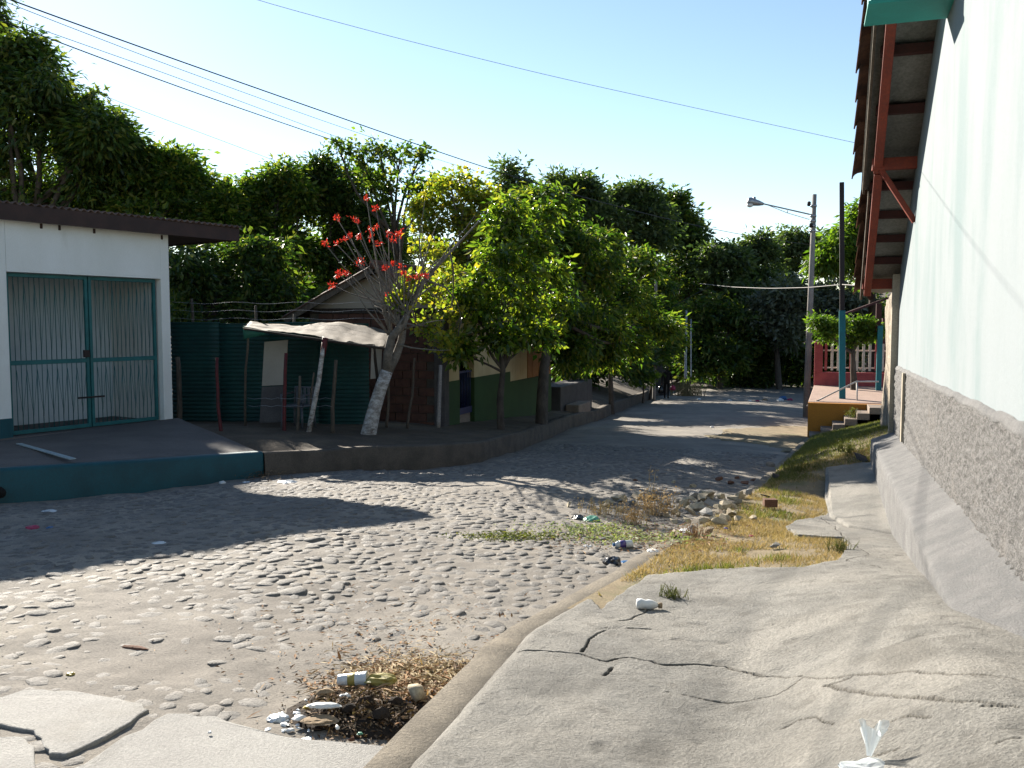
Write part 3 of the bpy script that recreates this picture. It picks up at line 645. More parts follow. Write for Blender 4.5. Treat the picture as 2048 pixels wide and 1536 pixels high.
# ------------------------------------------------------------------ white garage on the left
GA = np.array([-11.7, 10.5]); gu = np.array([.235, .972]); gn = np.array([.972, -.235]); gyaw = math.atan2(gu[1], gu[0])
def G(u, n, z): p = GA+gu*u+gn*n; return (p[0], p[1], z)
def gbox(mb, u0, u1, n0, n1, z0, z1): return mb.hexa([G(u0, n0, z0), G(u0, n1, z0), G(u1, n1, z0), G(u1, n0, z0), G(u0, n0, z1), G(u0, n1, z1), G(u1, n1, z1), G(u1, n0, z1)])
GW = 2.73; zt_gate = 2.38; zg = -.2
GB = thing('garage', 'white garage with teal barred double gate and corrugated roof at the left', 'garage', G(1.3, -2, -.25))
mb = MB(); gbox(mb, -5.5, 0, -.22, 0, -.6, 3.2); mb.build('wall', 'white_wall', GB, False, .012)
mb = MB(); gbox(mb, GW, GW+.18, -.22, 0, -.6, 3.2); mb.build('wall', 'white_wall', GB, False, .012)
mb = MB(); gbox(mb, 0.0, GW, -.22, -.002, zt_gate, 3.2); mb.build('lintel', 'white_wall', GB)
mb = MB(); gbox(mb, GW+.02, GW+.18, -5.5, -.22, -.6, 3.2); mb.build('side_wall', 'white_wall', GB)
mb = MB(); gbox(mb, -5.5, GW+.02, -1.75, -1.55, -.6, 3.2); mb.build('back_wall', 'room_wall', GB)
mb = MB(); gbox(mb, -1.5, -1.35, -1.55, -.22, -.6, 3.2); mb.build('inner_wall', 'room_wall', GB)
mb = MB(); gbox(mb, -5.5, GW+.02, -1.55, .02, -.5, zg+.02); mb.build('floor', 'apron', GB)
mb = MB(); gbox(mb, -5.5, 0, -.02, .012, -.6, .12); mb.build('wall_base', 'teal_paint', GB)
# gate: two leaves
def leaf(u0, u1, open_n=0.0):
    L = None
    mb = MB(); n0 = -.14; w = .05
    for a, b in ((u0, u0+w), (u1-w, u1)): gbox(mb, a, b, n0-.02, n0+.03, zg+.04, zt_gate-.01)
    gbox(mb, u0+w, u1-w, n0-.02, n0+.028, zg+.04, zg+.10); gbox(mb, u0+w, u1-w, n0-.02, n0+.028, zt_gate-.07, zt_gate-.012)
    gbox(mb, u0+w, u1-w, n0-.02, n0+.03, .93, 1.0)
    L = mb.build('gate_leaf', 'teal_metal', GB, False, .004)
    m = 15
    for i in range(1, m):
        u = lerp(u0+w, u1-w, i/m); mb = MB()
        mb.tube([G(u, n0, zg+.08), G(u, n0, .94)], .0065, 6); mb.tube([G(u, n0, .99), G(u, n0, zt_gate-.05)], .0065, 6)
        mb.build('bar', 'teal_metal', L, True)
    for i in range(1, m-1, 2):
        ua, ub, uc = [lerp(u0+w, u1-w, k/m) for k in (i, i+1, i+2)]
        mb = MB(); mb.tube([G(ua, n0+.01, 2.2), G(ub, n0+.01, 1.15), G(uc, n0+.01, 2.2)], .005, 5); mb.tube([G(ua, n0+.01, .85), G(ub, n0+.01, zg+.3), G(uc, n0+.01, .85)], .005, 5)
        mb.build('scroll', 'teal_metal', L, True)
    return L
l1 = leaf(.03, GW/2+.02); l2 = leaf(GW/2+.04, GW-.04)
mb = MB(); gbox(mb, GW/2-.22, GW/2+.26, -.105, -.08, .33, .36); mb.build('bolt', 'pole_dark', l1, False, .004)
mb = MB(); gbox(mb, GW/2-.1, GW/2, -.105, -.06, 1.02, 1.14); mb.build('lock', 'pole_dark', l1, False, .006)
# roof: corrugated sheet with brown fascia
eav = lambda u: np.interp(u, [-5.8, -.2, 4.3], [.03, .06, .30])
rows = []
m = 505
for t in np.linspace(0, 1, 4):
    r_ = []
    for j in range(m+1):
        u = lerp(-5.8, 4.3, j/m); e = float(eav(u)); n_ = lerp(e+.05, -5.6, t); r_.append(G(u, n_, 3.42+.022*math.sin(j*2*math.pi/6.0)-.06*t))
    rows.append(r_)
MB().grid(rows).build('roof', 'roof_zinc', GB, True, 0, .012)
mb = MB(); a, b = G(-5.8, float(eav(-5.8))-.03, 3.27), G(4.28, float(eav(4.3))-.03, 3.27)
mb.beam(a, b, .05, .24); mb.build('fascia', 'brown_fascia', GB)
mb = MB(); mb.beam(G(4.24, .2, 3.27), G(4.24, -5.5, 3.22), .05, .22); mb.build('fascia', 'brown_fascia', GB)
mb = MB(); gbox(mb, GW+.2, 4.2, -5.4, .1, 3.17, 3.20); mb.build('soffit', 'brown_fascia', GB)
for u in (.55, .85, 1.45, 2.75):
    mb = MB(); gbox(mb, u, u+.035, -.1, .02, 3.08, 3.16); mb.build('rafter_end', 'brown_fascia', GB, False, .006)
# apron platform in front with teal painted kerb
fr = [(-10.9, 1.2), (-9.72, 4.6), (-8.83, 7.71), (-8.25, 9.2), (-7.80, 11.37)]
bk = [G(-8, 0, 0)[:2], G(-4, 0, 0)[:2], G(-.3, 0, 0)[:2], G(1.2, 0, 0)[:2], (-10.98, 13.42)]
fz = [.25, .08, -.09, -.19, -.36]; bz = [-.1, -.15, -.21, -.18, -.15]
rows = []
def crv(pts, z, t):
    k = t*(len(pts)-1); i = min(int(k), len(pts)-2); f = k-i
    return np.array([lerp(pts[i][0], pts[i+1][0], f), lerp(pts[i][1], pts[i+1][1], f), lerp(z[i], z[i+1], f)])
for t in np.linspace(0, 1, 41):
    a, b = crv(fr, fz, t), crv(bk, bz, t); r_ = [(a[0], a[1], a[2]-.9)]+[tuple(lerp(a, b, s)+np.array([0, 0, .012*float(fbm(t*9, s*6, 1, 3, 2))*(0 < s < 1)])) for s in np.linspace(0.0, 1, 14)]
    rows.append(r_)
rows.append([(p[0], p[1]+.01, p[2]-.9) for p in rows[-1]])
ap = MB().grid(rows).build('driveway', 'apron', None, True); structure(ap)
rows = []
for t in np.linspace(0, 1, 41):
    a, b = crv(fr, fz, t), crv(bk, bz, t); d = (b-a)/np.linalg.norm((b-a)[:2]); j = .006*float(vnoise(t*40, 1, 1))
    rows.append([tuple(a-d*.02+np.array([0, 0, -.6])), tuple(a-d*.025+np.array([0, 0, -.03])), tuple(a-d*.005+np.array([0, 0, .004])), tuple(a+d*(.02+j)+np.array([0, 0, .014])), tuple(a+d*(.14+j)+np.array([0, 0, .010])), tuple(a+d*(.15+j)+np.array([0, 0, -.02]))])
e_ = rows[-1]; dvec = np.array([.25, .96, 0])*.02
cap = [tuple(np.array(p)+dvec) for p in e_]; rows.append(cap); rows.append([(p[0], p[1], min(p[2], -.97)) for p in cap])
MB().grid(rows).build('painted_kerb', 'teal_paint', ap, True)
s0 = atz(38, 891, -.205); s1 = atz(146, 926, -.13)
MB().beam((s0[0], s0[1], crv(bk, bz, .52)[2]+.03), (s1[0], s1[1], crv(fr, fz, .56)[2]+.035), .075, .012).build('painted_stripe', 'stripe', ap)
pp = at(2, 984, 10.2); MB().tube([pp+np.array([.06, -.06, 0]), pp+np.array([-.5, .3, .02])], .06, 12).build('drain_pipe', 'void', ap, True)

# ------------------------------------------------------------------ corrugated green fence and posts
FN = thing('metal_fence', 'dark green corrugated metal sheet fence between the garage and the brick house', 'fence', (-11, 15.7, -.55))
fa, fb = np.array([-12.7, 15.35]), np.array([-8.7, 16.5])
for k in range(4):
    rows = []
    for u in np.linspace(k/4+.001, (k+1)/4+.006, 5):
        p = fa+(fb-fa)*u; q = np.array([-.28, -.96])*(.006*(k % 2))
        rows.append([(p[0]+q[0], p[1]+q[1]+.014*math.sin(z*2*math.pi/.085), z) for z in np.arange(-.65, 1.62-.03*(k % 2), .0142)])
    MB().grid(rows).build('metal_sheet', 'green_zinc', FN, True, 0, .004)
def post(name, label, px0, py0, px1, py1, D, r, mat, D2=None, wob=.03, n=7, group=None, parts=None, sink=.15):
    a = at(px1, py1, D); b = at(px0, py0, D2 or D); t = thing(name, label, 'post', a, group)
    p = bent(a, b, 6, wob); d = (p[0]-p[1]); d = d/np.linalg.norm(d); p = [p[0]+d*sink]+p
    MB().tube(p, taper(r, r*.75, len(p)), n).build('shaft', mat, t, True)
    return t, p
for (x, y0, y1, nm) in ((380, 597, 660, 'leftmost'), (508, 611, 660, 'middle'), (586, 628, 662, 'rightmost')):
    a = at(x, y1, 18.6); MB().tube(bent(a-np.array([0, 0, .6]), at(x+3, y0, 18.6), 5, .03), taper(.035, .028, 5), 7).build('fence_post', 'wood_grey', FN, True)
for dy in (606, 622, 638):
    p = [at(x, dy+2*math.sin(x*.05), 18.5) for x in range(345, 790, 20)]; mb = MB(); mb.tube(p, .003, 4)
    for i in range(1, len(p)): 
        mb.tube([p[i]+np.array([0, 0, -.02]), p[i]+np.array([.02, 0, .02])], .002, 3)
    mb.build('barbed_wire', 'galv', FN, True)
post('post', 'thick brown wooden post right beside the white garage corner', 355, 714, 358, 850, 17.2, .06, 'wood_grey')
post('post', 'slim dark red metal post in front of the green metal fence', 434, 715, 444, 880, 15.8, .035, 'red_rust')

# ------------------------------------------------------------------ lean-to shack
SK = thing('shack', 'lean-to shack with tan tarpaulin roof on crooked poles', 'shack', at(590, 868, 16.8))
back = [(500, 644, 18.1), (560, 650, 18.1), (610, 652, 18.2), (650, 645, 18.3), (700, 646, 18.3), (745, 654, 18.2), (785, 662, 18.0)]
front = [(486, 652, 17.1), (530, 660, 16.7), (590, 666, 16.5), (645, 674, 16.4), (690, 686, 16.3), (735, 690, 16.3), (768, 694, 16.3)]
rows = []
for t in np.linspace(0, 1, 20):
    r_ = []
    for s in np.linspace(0, 1, 50):
        k = s*6; i = min(int(k), 5); f = k-i
        a = lerp(at(*back[i]), at(*back[i+1]), f); b = lerp(at(*front[i]), at(*front[i+1]), f); p = lerp(a, b, t)
        p[2] += .035*float(fbm(s*9, t*2.4, 1.3, 3, 4))-.03*math.sin(math.pi*t)-.05*abs(float(vnoise(s*14, 3, 1)))*t**6
        p += (b-a)*(.10*float(fbm(s*16, 1.7, 1, 9, 3))*t**4)
        r_.append(tuple(p))
    rows.append(r_)
tp = MB().grid(rows).build('tarpaulin', 'tarp', SK, True, 0, .004)
rows = [[tuple(at(487+s*45, 652+s*9+d*(26-s*18), 16.55)+np.array([0, -.01-.02*math.sin(s*9), 0])) for s in np.linspace(0, 1, 9)] for d in (0, .5, 1)]
MB().grid(rows).build('tarp_hem', 'tarp_green', SK, True, 0, .006)
for (x0, y0, D0, x1, y1, D1, r, mt, nm) in ((497, 662, 16.6, 491, 856, 17.2, .026, 'wood_grey', 'pole'), (650, 680, 15.95, 614, 872, 16.3, .05, 'white_bark', 'pole'), (672, 720, 16.2, 664, 872, 16.4, .04, 'wood_grey', 'pole'), (572, 706, 16.2, 567, 885, 16.2, .038, 'red_rust', 'pole'), (600, 752, 16.2, 593, 876, 16.3, .03, 'wood_grey', 'pole'), (628, 745, 16.3, 617, 850, 16.5, .02, 'wood_grey', 'pole'), (748, 692, 15.85, 756, 760, 16.6, .03, 'wood_dark', 'pole')):
    p = bent(at(x1, y1, D1)-np.array([0, 0, .1]), at(x0, y0, D0), 6, .025); MB().tube(p, taper(r, r*.8, 6), 8).build(nm, mt, SK, True)
MB().tube([at(648, 678, 15.94), at(651, 676, 15.94), at(645, 712, 16.0)], .052, 8).build('red_band', 'red_rust', SK, True)
mb = MB(); mb.tube([at(488, 657, 16.5), at(560, 668, 16.1), at(650, 681, 15.95), at(768, 697, 15.85)], .025, 6).build('front_rail', 'wood_dark', SK, True)
q = [at(524, 772, 17.0), at(571, 770, 17.0), at(576, 680, 17.2), at(529, 684, 17.2)]
MB().add(q, [(0, 1, 2, 3)]).build('board', 'cream_pale', SK, False, 0, .02)
q = [at(519, 846, 16.9), at(567, 844, 16.9), at(571, 772, 17.0), at(524, 774, 17.0)]
MB().add(q, [(0, 1, 2, 3)]).build('board', 'pillar', SK, False, 0, .02)
q = [at(741, 758, 16.5), at(762, 756, 16.5), at(764, 696, 16.5), at(743, 696, 16.5)]
MB().add(q, [(0, 1, 2, 3)]).build('board', 'cream_pale', SK, False, 0, .02)
for yb in (797, 812):
    mb = MB(); mb.tube([at(x, yb+1.5*math.sin(x*.2), 16.15) for x in range(495, 672, 12)], .003, 4).build('barbed_wire', 'galv', SK, True)
# white plastic chair under the shack
ch = thing('chair', 'pale plastic chair in the shade under the tarpaulin roof', 'chair', at(596, 858, 16.9)); cb = at(597, 856, 16.9)
def cp(x, y, z): return (cb[0]+x, cb[1]+y, cb[2]+z)
for x, y in ((-.2, -.2), (.2, -.2), (-.2, .2), (.2, .2)): MB().tube([cp(x*1.15, y*1.15, 0), cp(x, y, .42)], [.02, .025], 7).build('leg', 'chair_plastic', ch, True)
MB().box(cp(0, 0, .43), (.46, .46, .035)).build('seat', 'chair_plastic', ch, False, .012)
for i in range(5): MB().box(cp(-.17+i*.085, .24, .60), (.05, .02, .30)).build('back_slat', 'chair_plastic', ch, False, .008)
MB().tube([cp(-.22, .22, .43), cp(-.22, .26, .76), cp(.22, .26, .76), cp(.22, .22, .43)], .02, 7).build('back_frame', 'chair_plastic', ch, True)
for s in (-1, 1): MB().tube([cp(s*.23, -.2, .43), cp(s*.24, -.2, .64), cp(s*.24, .22, .66)], .02, 7).build('armrest', 'chair_plastic', ch, True)

# ------------------------------------------------------------------ brick house with tiled roof
HB = thing('house', 'small house with brick end wall, tiled gable roof and cream and green front', 'house', (-9, 22, -.7))
hx0, hx1, hy0, hy1 = -11.0, -7.65, 18.0, 26.6; hz = -.75; hez = 1.92; hrx, hrz = -9.15, 2.85
MB().aabb(hx0, hx1-.18, hy0+.03, hy0+.2, hz-.6, hez).build('end_wall', 'mortar', HB)
bm_ = MB().box((0, 0, 0), (.365, .05, .175)); me = bpy.data.meshes.new('brick'); me.from_pydata(bm_.v, [], bm_.f); me.materials.append(MATS['brick'])
for r_ in range(15):
    for c in range(9):
        x = hx1-.40-c*.385-(.19 if r_ % 2 else 0); z = hz-.05+.19*r_+.1
        if x < -10.6 or z > hez-.1: continue
        o = bpy.data.objects.new('brick', me); COL.objects.link(o); o.parent = HB; o.matrix_parent_inverse = Matrix.Translation(-HB.location)
        o.location = (x+random.gauss(0, .006), hy0+.018+random.gauss(0, .005), z); o.rotation_euler = (0, random.gauss(0, .012), 0)
MB().add([(hx0-.2, hy0+.02, hez), (hx1+.05, hy0+.02, hez), (hrx, hy0+.02, hrz-.1), (hx0-.2, hy0+.2, hez), (hx1+.05, hy0+.2, hez), (hrx, hy0+.2, hrz-.1)], [(0, 1, 2), (5, 4, 3), (0, 3, 4, 1), (1, 4, 5, 2), (2, 5, 3, 0)]).build('gable', 'cream_pale', HB)
MB().aabb(hx0-.3, hx1+.1, hy0-.04, hy0+.04, hez-.12, hez).build('tie_beam', 'wood_dark', HB, False, .008)
MB().aabb(hx1-.2, hx1+.06, hy0-.04, hy0+.22, hz-.5, hez-.1).build('corner_pillar', 'pillar', HB, False, .015)
d0, d1, dt = 18.95, 19.9, 1.35
for (a, b, z0, z1, mt, nm) in ((hy0+.22, d0, .28, hez, 'cream', 'wall'), (hy0+.22, d0, hz-.6, .28, 'green_band', 'wall_base'), (d1, 22.6, .28, hez, 'cream', 'wall'), (d1, 22.6, hz-.6, .28, 'green_band', 'wall_base'), (d0, d1, dt, hez, 'cream', 'wall'), (22.6, hy1, hz-.6, 0.0, 'green_band', 'wall_base')):
    MB().aabb(hx1-.18, hx1+(.012 if nm == 'wall_base' else 0), a, b, z0, z1).build(nm, mt, HB)
for i in range(18):
    y = 22.62+i*.222; MB().aabb(hx1-.05, hx1+random.uniform(-.01, .012), y, y+.21, 0.01, hez).build('plank', 'orange_plank' if i > 6 else 'cream', HB, False, .004)
MB().aabb(hx0, hx1-.2, hy1-.15, hy1, hz-.6, hez).build('back_wall', 'mortar', HB)
MB().aabb(-10.5, -10.4, hy0+.25, hy1-.2, hz-.3, hez).build('inner_wall', 'void', HB)  # near-black sheet, the darkness of the unlit room put into its colour
MB().aabb(-10.4, hx1-.1, d0-.3, d1+.3, hz-.3, hz+.2).build('doorstep', 'step', HB, False, .01)
dr = MB().aabb(hx1-.08, hx1-.05, d0+.01, d1-.01, hz+.2, hz+.35).build('door_gate', 'blue_metal', HB)
MB().aabb(hx1-.08, hx1-.05, d0+.01, d1-.01, .42, .47).build('rail', 'blue_metal', dr)
for i in range(9): MB().tube([(hx1-.065, d0+.06+i*.10, hz+.3), (hx1-.065, d0+.06+i*.10, .44)], .013, 6).build('bar', 'blue_metal', dr, True)
def roof_plane(x0, z0, x1, z1, name):
    rows = []; m = int((hy1-hy0+.7)/.2); 
    for t in np.linspace(0, 1, 12):
        r_ = []
        for j in range(m*6+1):
            y = hy0-.35+j*.2/6; ph = (j % 6)/6*math.pi; st = .035*((t*11) % 1.0)
            r_.append((lerp(x0, x1, t), y, lerp(z0, z1, t)+.055*abs(math.sin(j*math.pi/6))+.02*math.sin(t*35)+.012*float(vnoise(j//6, t*12, 1))))
        rows.append(r_)
    return MB().grid(rows).build(name, 'tile_clay', HB, True, 0, .02)
rf = roof_plane(hrx, hrz, hx1+.5, hez-.12, 'roof'); roof_plane(hrx, hrz, hx0-.5, hez-.22, 'roof')
MB().tube([(hrx, hy0-.36, hrz+.03), (hrx, hy1+.3, hrz+.05)], .1, 8).build('ridge', 'tile_clay', rf, True)
MB().beam((hrx, hy0-.3, hrz-.06), (hx1+.45, hy0-.3, hez-.18), .04, .14).build('barge_board', 'wood_grey', rf)
MB().beam((hrx, hy0-.3, hrz-.06), (hx0-.45, hy0-.3, hez-.28), .04, .14).build('barge_board', 'wood_grey', rf)
# low wall / bench further along
lw = thing('low_wall', 'low brown block wall on the bank beyond the cream house', 'wall', (-7.9, 29, -1.2))
MB().aabb(-8.3, -7.5, 27.2, 31.5, -1.9, -.45).build('wall', 'pillar', lw, False, .03)
MB().aabb(-7.45, -7.0, 27.6, 29.2, -1.9, -1.05).build('bench', 'step', lw, False, .03)
# posts in front of the brick wall
post('post', 'thin pale forked stick standing before the brick wall', 829, 716, 816, 842, 17.8, .03, 'wood_grey', wob=.05)
post('post', 'square weathered grey post at the corner of the cream house', 881, 730, 877, 840, 17.6, .05, 'pole_concrete', wob=.0, n=4)
post('post', 'grey wooden stick just right of the whitewashed tree trunk', 775, 745, 774, 840, 17.6, .03, 'wood_grey')

# ------------------------------------------------------------------ far right: patio, steps, fence, small trees
PT = thing('patio', 'raised patio with pink floor, orange front wall and concrete steps beside the road', 'patio', (1.5, 27, -1.5))
MB().prism([(-.02, 25.5), (6, 25.5), (6, 32.5), (.16, 32.5)], -2.2, -.56).build('floor', 'patio', PT, False, .02)
MB().aabb(-.02, 3.2, 25.3, 25.5, -2.2, -.575).build('front_wall', 'orange_wall', PT, False, .01)
for i in range(6):
    x0 = .02+i*.29; MB().aabb(x0, 3.2, 24.3, 25.3, -2.3, -1.50+.155*(i+1)).build('step', 'step', PT, False, .012)
mb = MB(); rail = [at(1614, 812, 24.4), at(1713, 763, 24.6), at(1757, 763, 24.8)]; mb.tube(rail, .022, 8).build('handrail', 'rail_white', PT, True)
MB().tube([at(1621, 806, 24.42), at(1620, 872, 24.42)], .022, 8).build('rail_post', 'rail_white', PT, True)
MB().tube([at(1714, 763, 24.6), at(1714, 815, 24.6)], .022, 8).build('rail_post', 'rail_white', PT, True)
PF = thing('picket_fence', 'red and pale picket fence on a low red wall at the back of the patio', 'fence', (2, 32, -.56))
fy = 32.2
MB().aabb(.15, 5.5, fy, fy+.2, -.7, -.10).build('base_wall', 'fence_red', PF, False, .01)
MB().aabb(.15, .42, fy-.02, fy+.24, -.10, .92).build('pillar', 'fence_red', PF, False, .01)
MB().aabb(2.55, 2.8, fy-.02, fy+.24, -.10, 1.0).build('pillar', 'fence_red', PF, False, .01)
for z in (.03, .62): MB().aabb(.42, 5.3, fy+.05, fy+.10, z, z+.05).build('rail', 'picket', PF)
for i in range(24):
    x = .52+i*.20; MB().add([], []).box((x, fy+.02, .42), (.085, .03, .92)).build('picket', 'picket' if i % 4 else 'fence_red', PF, False, .006)
HF = thing('house', 'small far house with rust red roof and teal column behind the patio', 'house', (4, 30, -.5))
a, b = at(1690, 628, 33), at(1775, 597, 33)
MB().add([a, b, b+np.array([3, 0, 1.0]), b+np.array([3, 5, 1.0]), b+np.array([0, 5, 0]), a+np.array([0, 5, 0])], [(0, 1, 4, 5), (1, 2, 3, 4)]).build('roof', 'dark_red', HF, False, 0, .08)
cpt = at(1757, 775, 28.2); MB().box((cpt[0], cpt[1], .45), (.16, .16, 2.1)).build('column', 'pole_teal', HF, False, .01)
cpt = at(1757, 640, 28.2); MB().box((cpt[0], cpt[1], 1.75), (.16, .16, .9)).build('column_top', 'dark_red', HF, False, .01)
MB().aabb(cpt[0]+.4, cpt[0]+5, fy+2.2, fy+5, -.6, 1.75).build('wall', 'dark_red', HF)
# poles
def at_ground(px, py, D): return at(px, py, D)
pb = at(1612, 832, 34); ptop = at(1629, 389, 34)
LP = thing('street_lamp', 'tall concrete street lamp pole with a long arm and lamp head', 'street lamp', pb)
MB().tube([pb-np.array([0, 0, .4]), lerp(pb, ptop, .5), ptop], [.135, .115, .085], 10).build('pole', 'pole_concrete', LP, True)
arm0, arm1 = at(1625, 430, 34), at(1524, 407, 34); MB().tube([arm0, lerp(arm0, arm1, .5), arm1], .028, 7).build('arm', 'galv', LP, True)
MB().tube([at(1626, 441, 34), at(1575, 426, 34), at(1535, 410, 34)], .012, 6).build('brace', 'galv', LP, True)
MB().tube([at(1575, 418, 34), at(1575, 426, 34)], .014, 6).build('brace_link', 'galv', LP, True)
hd = MB(); h0, h1 = at(1527, 408, 34), at(1494, 402, 34); hp = [lerp(h0, h1, t) for t in (0, .25, .5, .8, .95, 1)]
hd.tube(hp, [.05, .10, .13, .17, .14, .05], 12).build('lamp_head', 'galv', LP, True)
MB().lathe([(.02, -.13), (.10, -.10), (.14, 0)], at(1500, 408, 34), 12).build('lamp_glass', 'white_plastic', LP, True)
MB().tube([at(1509, 399, 34), at(1509, 394, 34)], .05, 8).build('photocell', 'galv', LP, True)
for y in (412, 432, 442, 452, 462): 
    c = at(1628-(y-389)*.039, y, 34); MB().tube([c-np.array([0, 0, .04]), c+np.array([0, 0, .04])], .125, 10).build('band', 'galv', LP, True)
for (x, y) in ((1618, 408), (1622, 451)): 
    c = at(x, y, 33.8); MB().lathe([(.05, -.08), (.08, -.03), (.06, .03), (.08, .06), (.03, .1)], c, 9).build('insulator', 'pole_dark', LP, True)
tb = at(1685, 803, 25.2); tt_ = at(1683.5, 365, 25.2); tm = lerp(tb, tt_, .415)
TP = thing('pole', 'square steel pole, teal below and dark brown above, on the patio edge', 'pole', tb)
MB().beam(tb-np.array([0, 0, .2]), tm, .17, .17, (1, 0, 0)).build('lower_shaft', 'pole_teal', TP, False, .012)
MB().beam(tm, tt_, .13, .13, (1, 0, 0)).build('upper_shaft', 'pole_dark', TP, False, .012)
post('pole', 'thin grey pole rising from the left bank beside the dark trees', 1313, 516, 1308, 795, 44, .09, 'pole_concrete', wob=.0)[0]['category'] = 'pole'
post('pole', 'short thin pale pole standing left of the far dry grass', 1373, 620, 1371, 752, 52, .08, 'galv', wob=.0)[0]['category'] = 'pole'
post('pole', 'faint thin post just right of the short far pole', 1382, 638, 1382, 750, 53, .05, 'galv', wob=.0)[0]['category'] = 'pole'
MB_box = at(1325, 712, 46)
MB_box = at(1318, 712, 50)
tag(MB().aabb(MB_box[0]-.35, MB_box[0]+.35, 50.2, 50.9, -2.6, 1.0).build('gate_pillar', 'pillar', None, False, .03), 'dark grey masonry pillar on the left bank beside the thin pole', 'pillar')

# ------------------------------------------------------------------ trees
gz = lambda p: np.array([p[0], p[1], float(terrain_z(p[0], p[1]))])
def gb(px, D, py=760): p = at(px, py, D); return gz(p)
BGT = 'trees behind the left houses'
tree('tree', 'tall dark tree behind the white garage at the left edge', gb(70, 34.5), at(70, 420, 34.5), .28, blobs_px([(10, 200, 95, 33.1), (95, 195, 75, 33.8), (60, 320, 120, 34.5), (165, 240, 58, 33.8), (175, 330, 75, 34.5), (200, 270, 42, 33.1), (-50, 190, 80, 34.0), (-80, 320, 110, 34.5), (120, 410, 90, 35.9), (40, 110, 45, 34), (215, 330, 60, 35), (240, 300, 30, 35), (60, 420, 90, 36)]), 'leaf_dark', 85, 40, .48, .32, .10, .9, group=BGT)
tree('tree', 'branch tips of a near tall tree in the top left corner', gb(-120, 46), at(-110, 130, 46), .25, blobs_px([(-32, 15, 42, 46), (-70, 70, 50, 46), (-14, 45, 26, 46)]), 'leaf_dark', 45, 30, .40, .32, .10, .9, group=BGT)
tree('tree', 'green bushy tree behind the garage roof, right of the tallest one', gb(330, 35.9), at(330, 470, 35.9), .22, blobs_px([(270, 350, 62, 35.9), (320, 335, 48, 35.9), (385, 385, 62, 36.6), (300, 430, 80, 35.9), (400, 450, 60, 36.6), (440, 430, 38, 35.9), (225, 400, 80, 37.3), (355, 350, 38, 35.9)]), 'leaf_mid', 85, 42, .45, .27, .11, .5, group=BGT)
tree('tree', 'very dark low tree in the gap right of the garage', gb(430, 22.5), at(430, 610, 22.5), .18, blobs_px([(380, 540, 75, 22.5), (450, 540, 80, 23), (410, 610, 75, 22.5), (500, 590, 65, 23), (520, 520, 50, 23.5), (555, 610, 50, 23)]), 'leaf_dark', 60, 40, .26, .2, .07, .7, group=BGT)
tree('tree', 'round crowned dark tree with sky gaps behind the tarpaulin shack', gb(560, 37.3), at(560, 560, 37.3), .22, blobs_px([(510, 390, 42, 37.3), (560, 370, 42, 37.3), (490, 440, 48, 37.3), (550, 440, 60, 37.9), (520, 510, 60, 37.3), (590, 500, 48, 37.3), (565, 560, 50, 37.3), (600, 400, 30, 37.3)]), 'leaf_mid', 70, 36, .40, .26, .11, .5, group=BGT)
tree('tree', 'dark tree left of the red flowers above the brick house', gb(680, 38.6), at(680, 560, 38.6), .24, blobs_px([(650, 350, 45, 38.6), (695, 375, 62, 38.6), (660, 420, 62, 38.6), (745, 445, 45, 38.6), (690, 480, 65, 39.3), (640, 510, 55, 38.6), (760, 500, 48, 38.6), (650, 580, 55, 39.3), (730, 560, 55, 40.0), (800, 490, 45, 40.0)]), 'leaf_dark', 70, 38, .42, .26, .11, .5, group=BGT)
tree('tree', 'loose airy tree with spreading limbs above the dark trees', gb(800, 35.9), at(790, 470, 35.9), .16, blobs_px([(680, 300, 28, 35.2), (720, 310, 30, 35.2), (760, 310, 34, 35.2), (800, 315, 36, 35.2), (840, 318, 22, 35.2), (740, 350, 32, 35.2), (780, 360, 36, 35.2), (820, 370, 30, 35.2), (850, 385, 26, 35.2), (770, 395, 22, 35.2), (870, 370, 18, 35.2)], .7), 'leaf_mid', 16, 12, .24, .20, .13, .1, group=BGT, twigs=8)
# coral tree with red flowers, whitewashed trunk
CTb = at(737, 868, 16.4)
CT = thing('coral_tree', 'coral tree with red flowers, yellow leaves and whitewashed trunk', 'tree', CTb)
p0 = [CTb-np.array([0, 0, .25]), CTb, at(748, 820, 16.4), at(762, 775, 16.4), at(774, 742, 16.4)]
MB().tube(p0, [.16, .145, .125, .115, .11], 12).build('trunk', 'white_bark', CT, True)
fL = [at(774, 748, 16.4), at(776, 705, 16.35), at(783, 675, 16.3), at(800, 655, 16.2), at(815, 630, 16.2)]
fR = [at(774, 748, 16.4), at(792, 712, 16.5), at(803, 680, 16.5), at(808, 645, 16.5), at(822, 605, 16.5), at(850, 560, 16.6), at(900, 505, 16.7), at(960, 440, 16.8)]
MB().tube(fL, [.10, .085, .075, .07, .055], 10).build('limb', 'pale_bark', CT, True); MB().tube(fR, [.09, .08, .07, .06, .045, .035, .025, .012], 10).build('limb', 'pale_bark', CT, True)
FLW = [(733, 397), (752, 417), (673, 435), (712, 441), (751, 453), (742, 458), (700, 472), (718, 473), (690, 478), (741, 473), (777, 466), (800, 466), (757, 488), (650, 487), (672, 487), (690, 545), (720, 525), (677, 548), (695, 548), (665, 570), (771, 537), (787, 527), (803, 535), (808, 548), (817, 556), (836, 553), (850, 551), (775, 585), (785, 482), (795, 470)]
jn = [fL[2], fL[3], fL[4], fR[3], fR[4]]
petal_v = {}
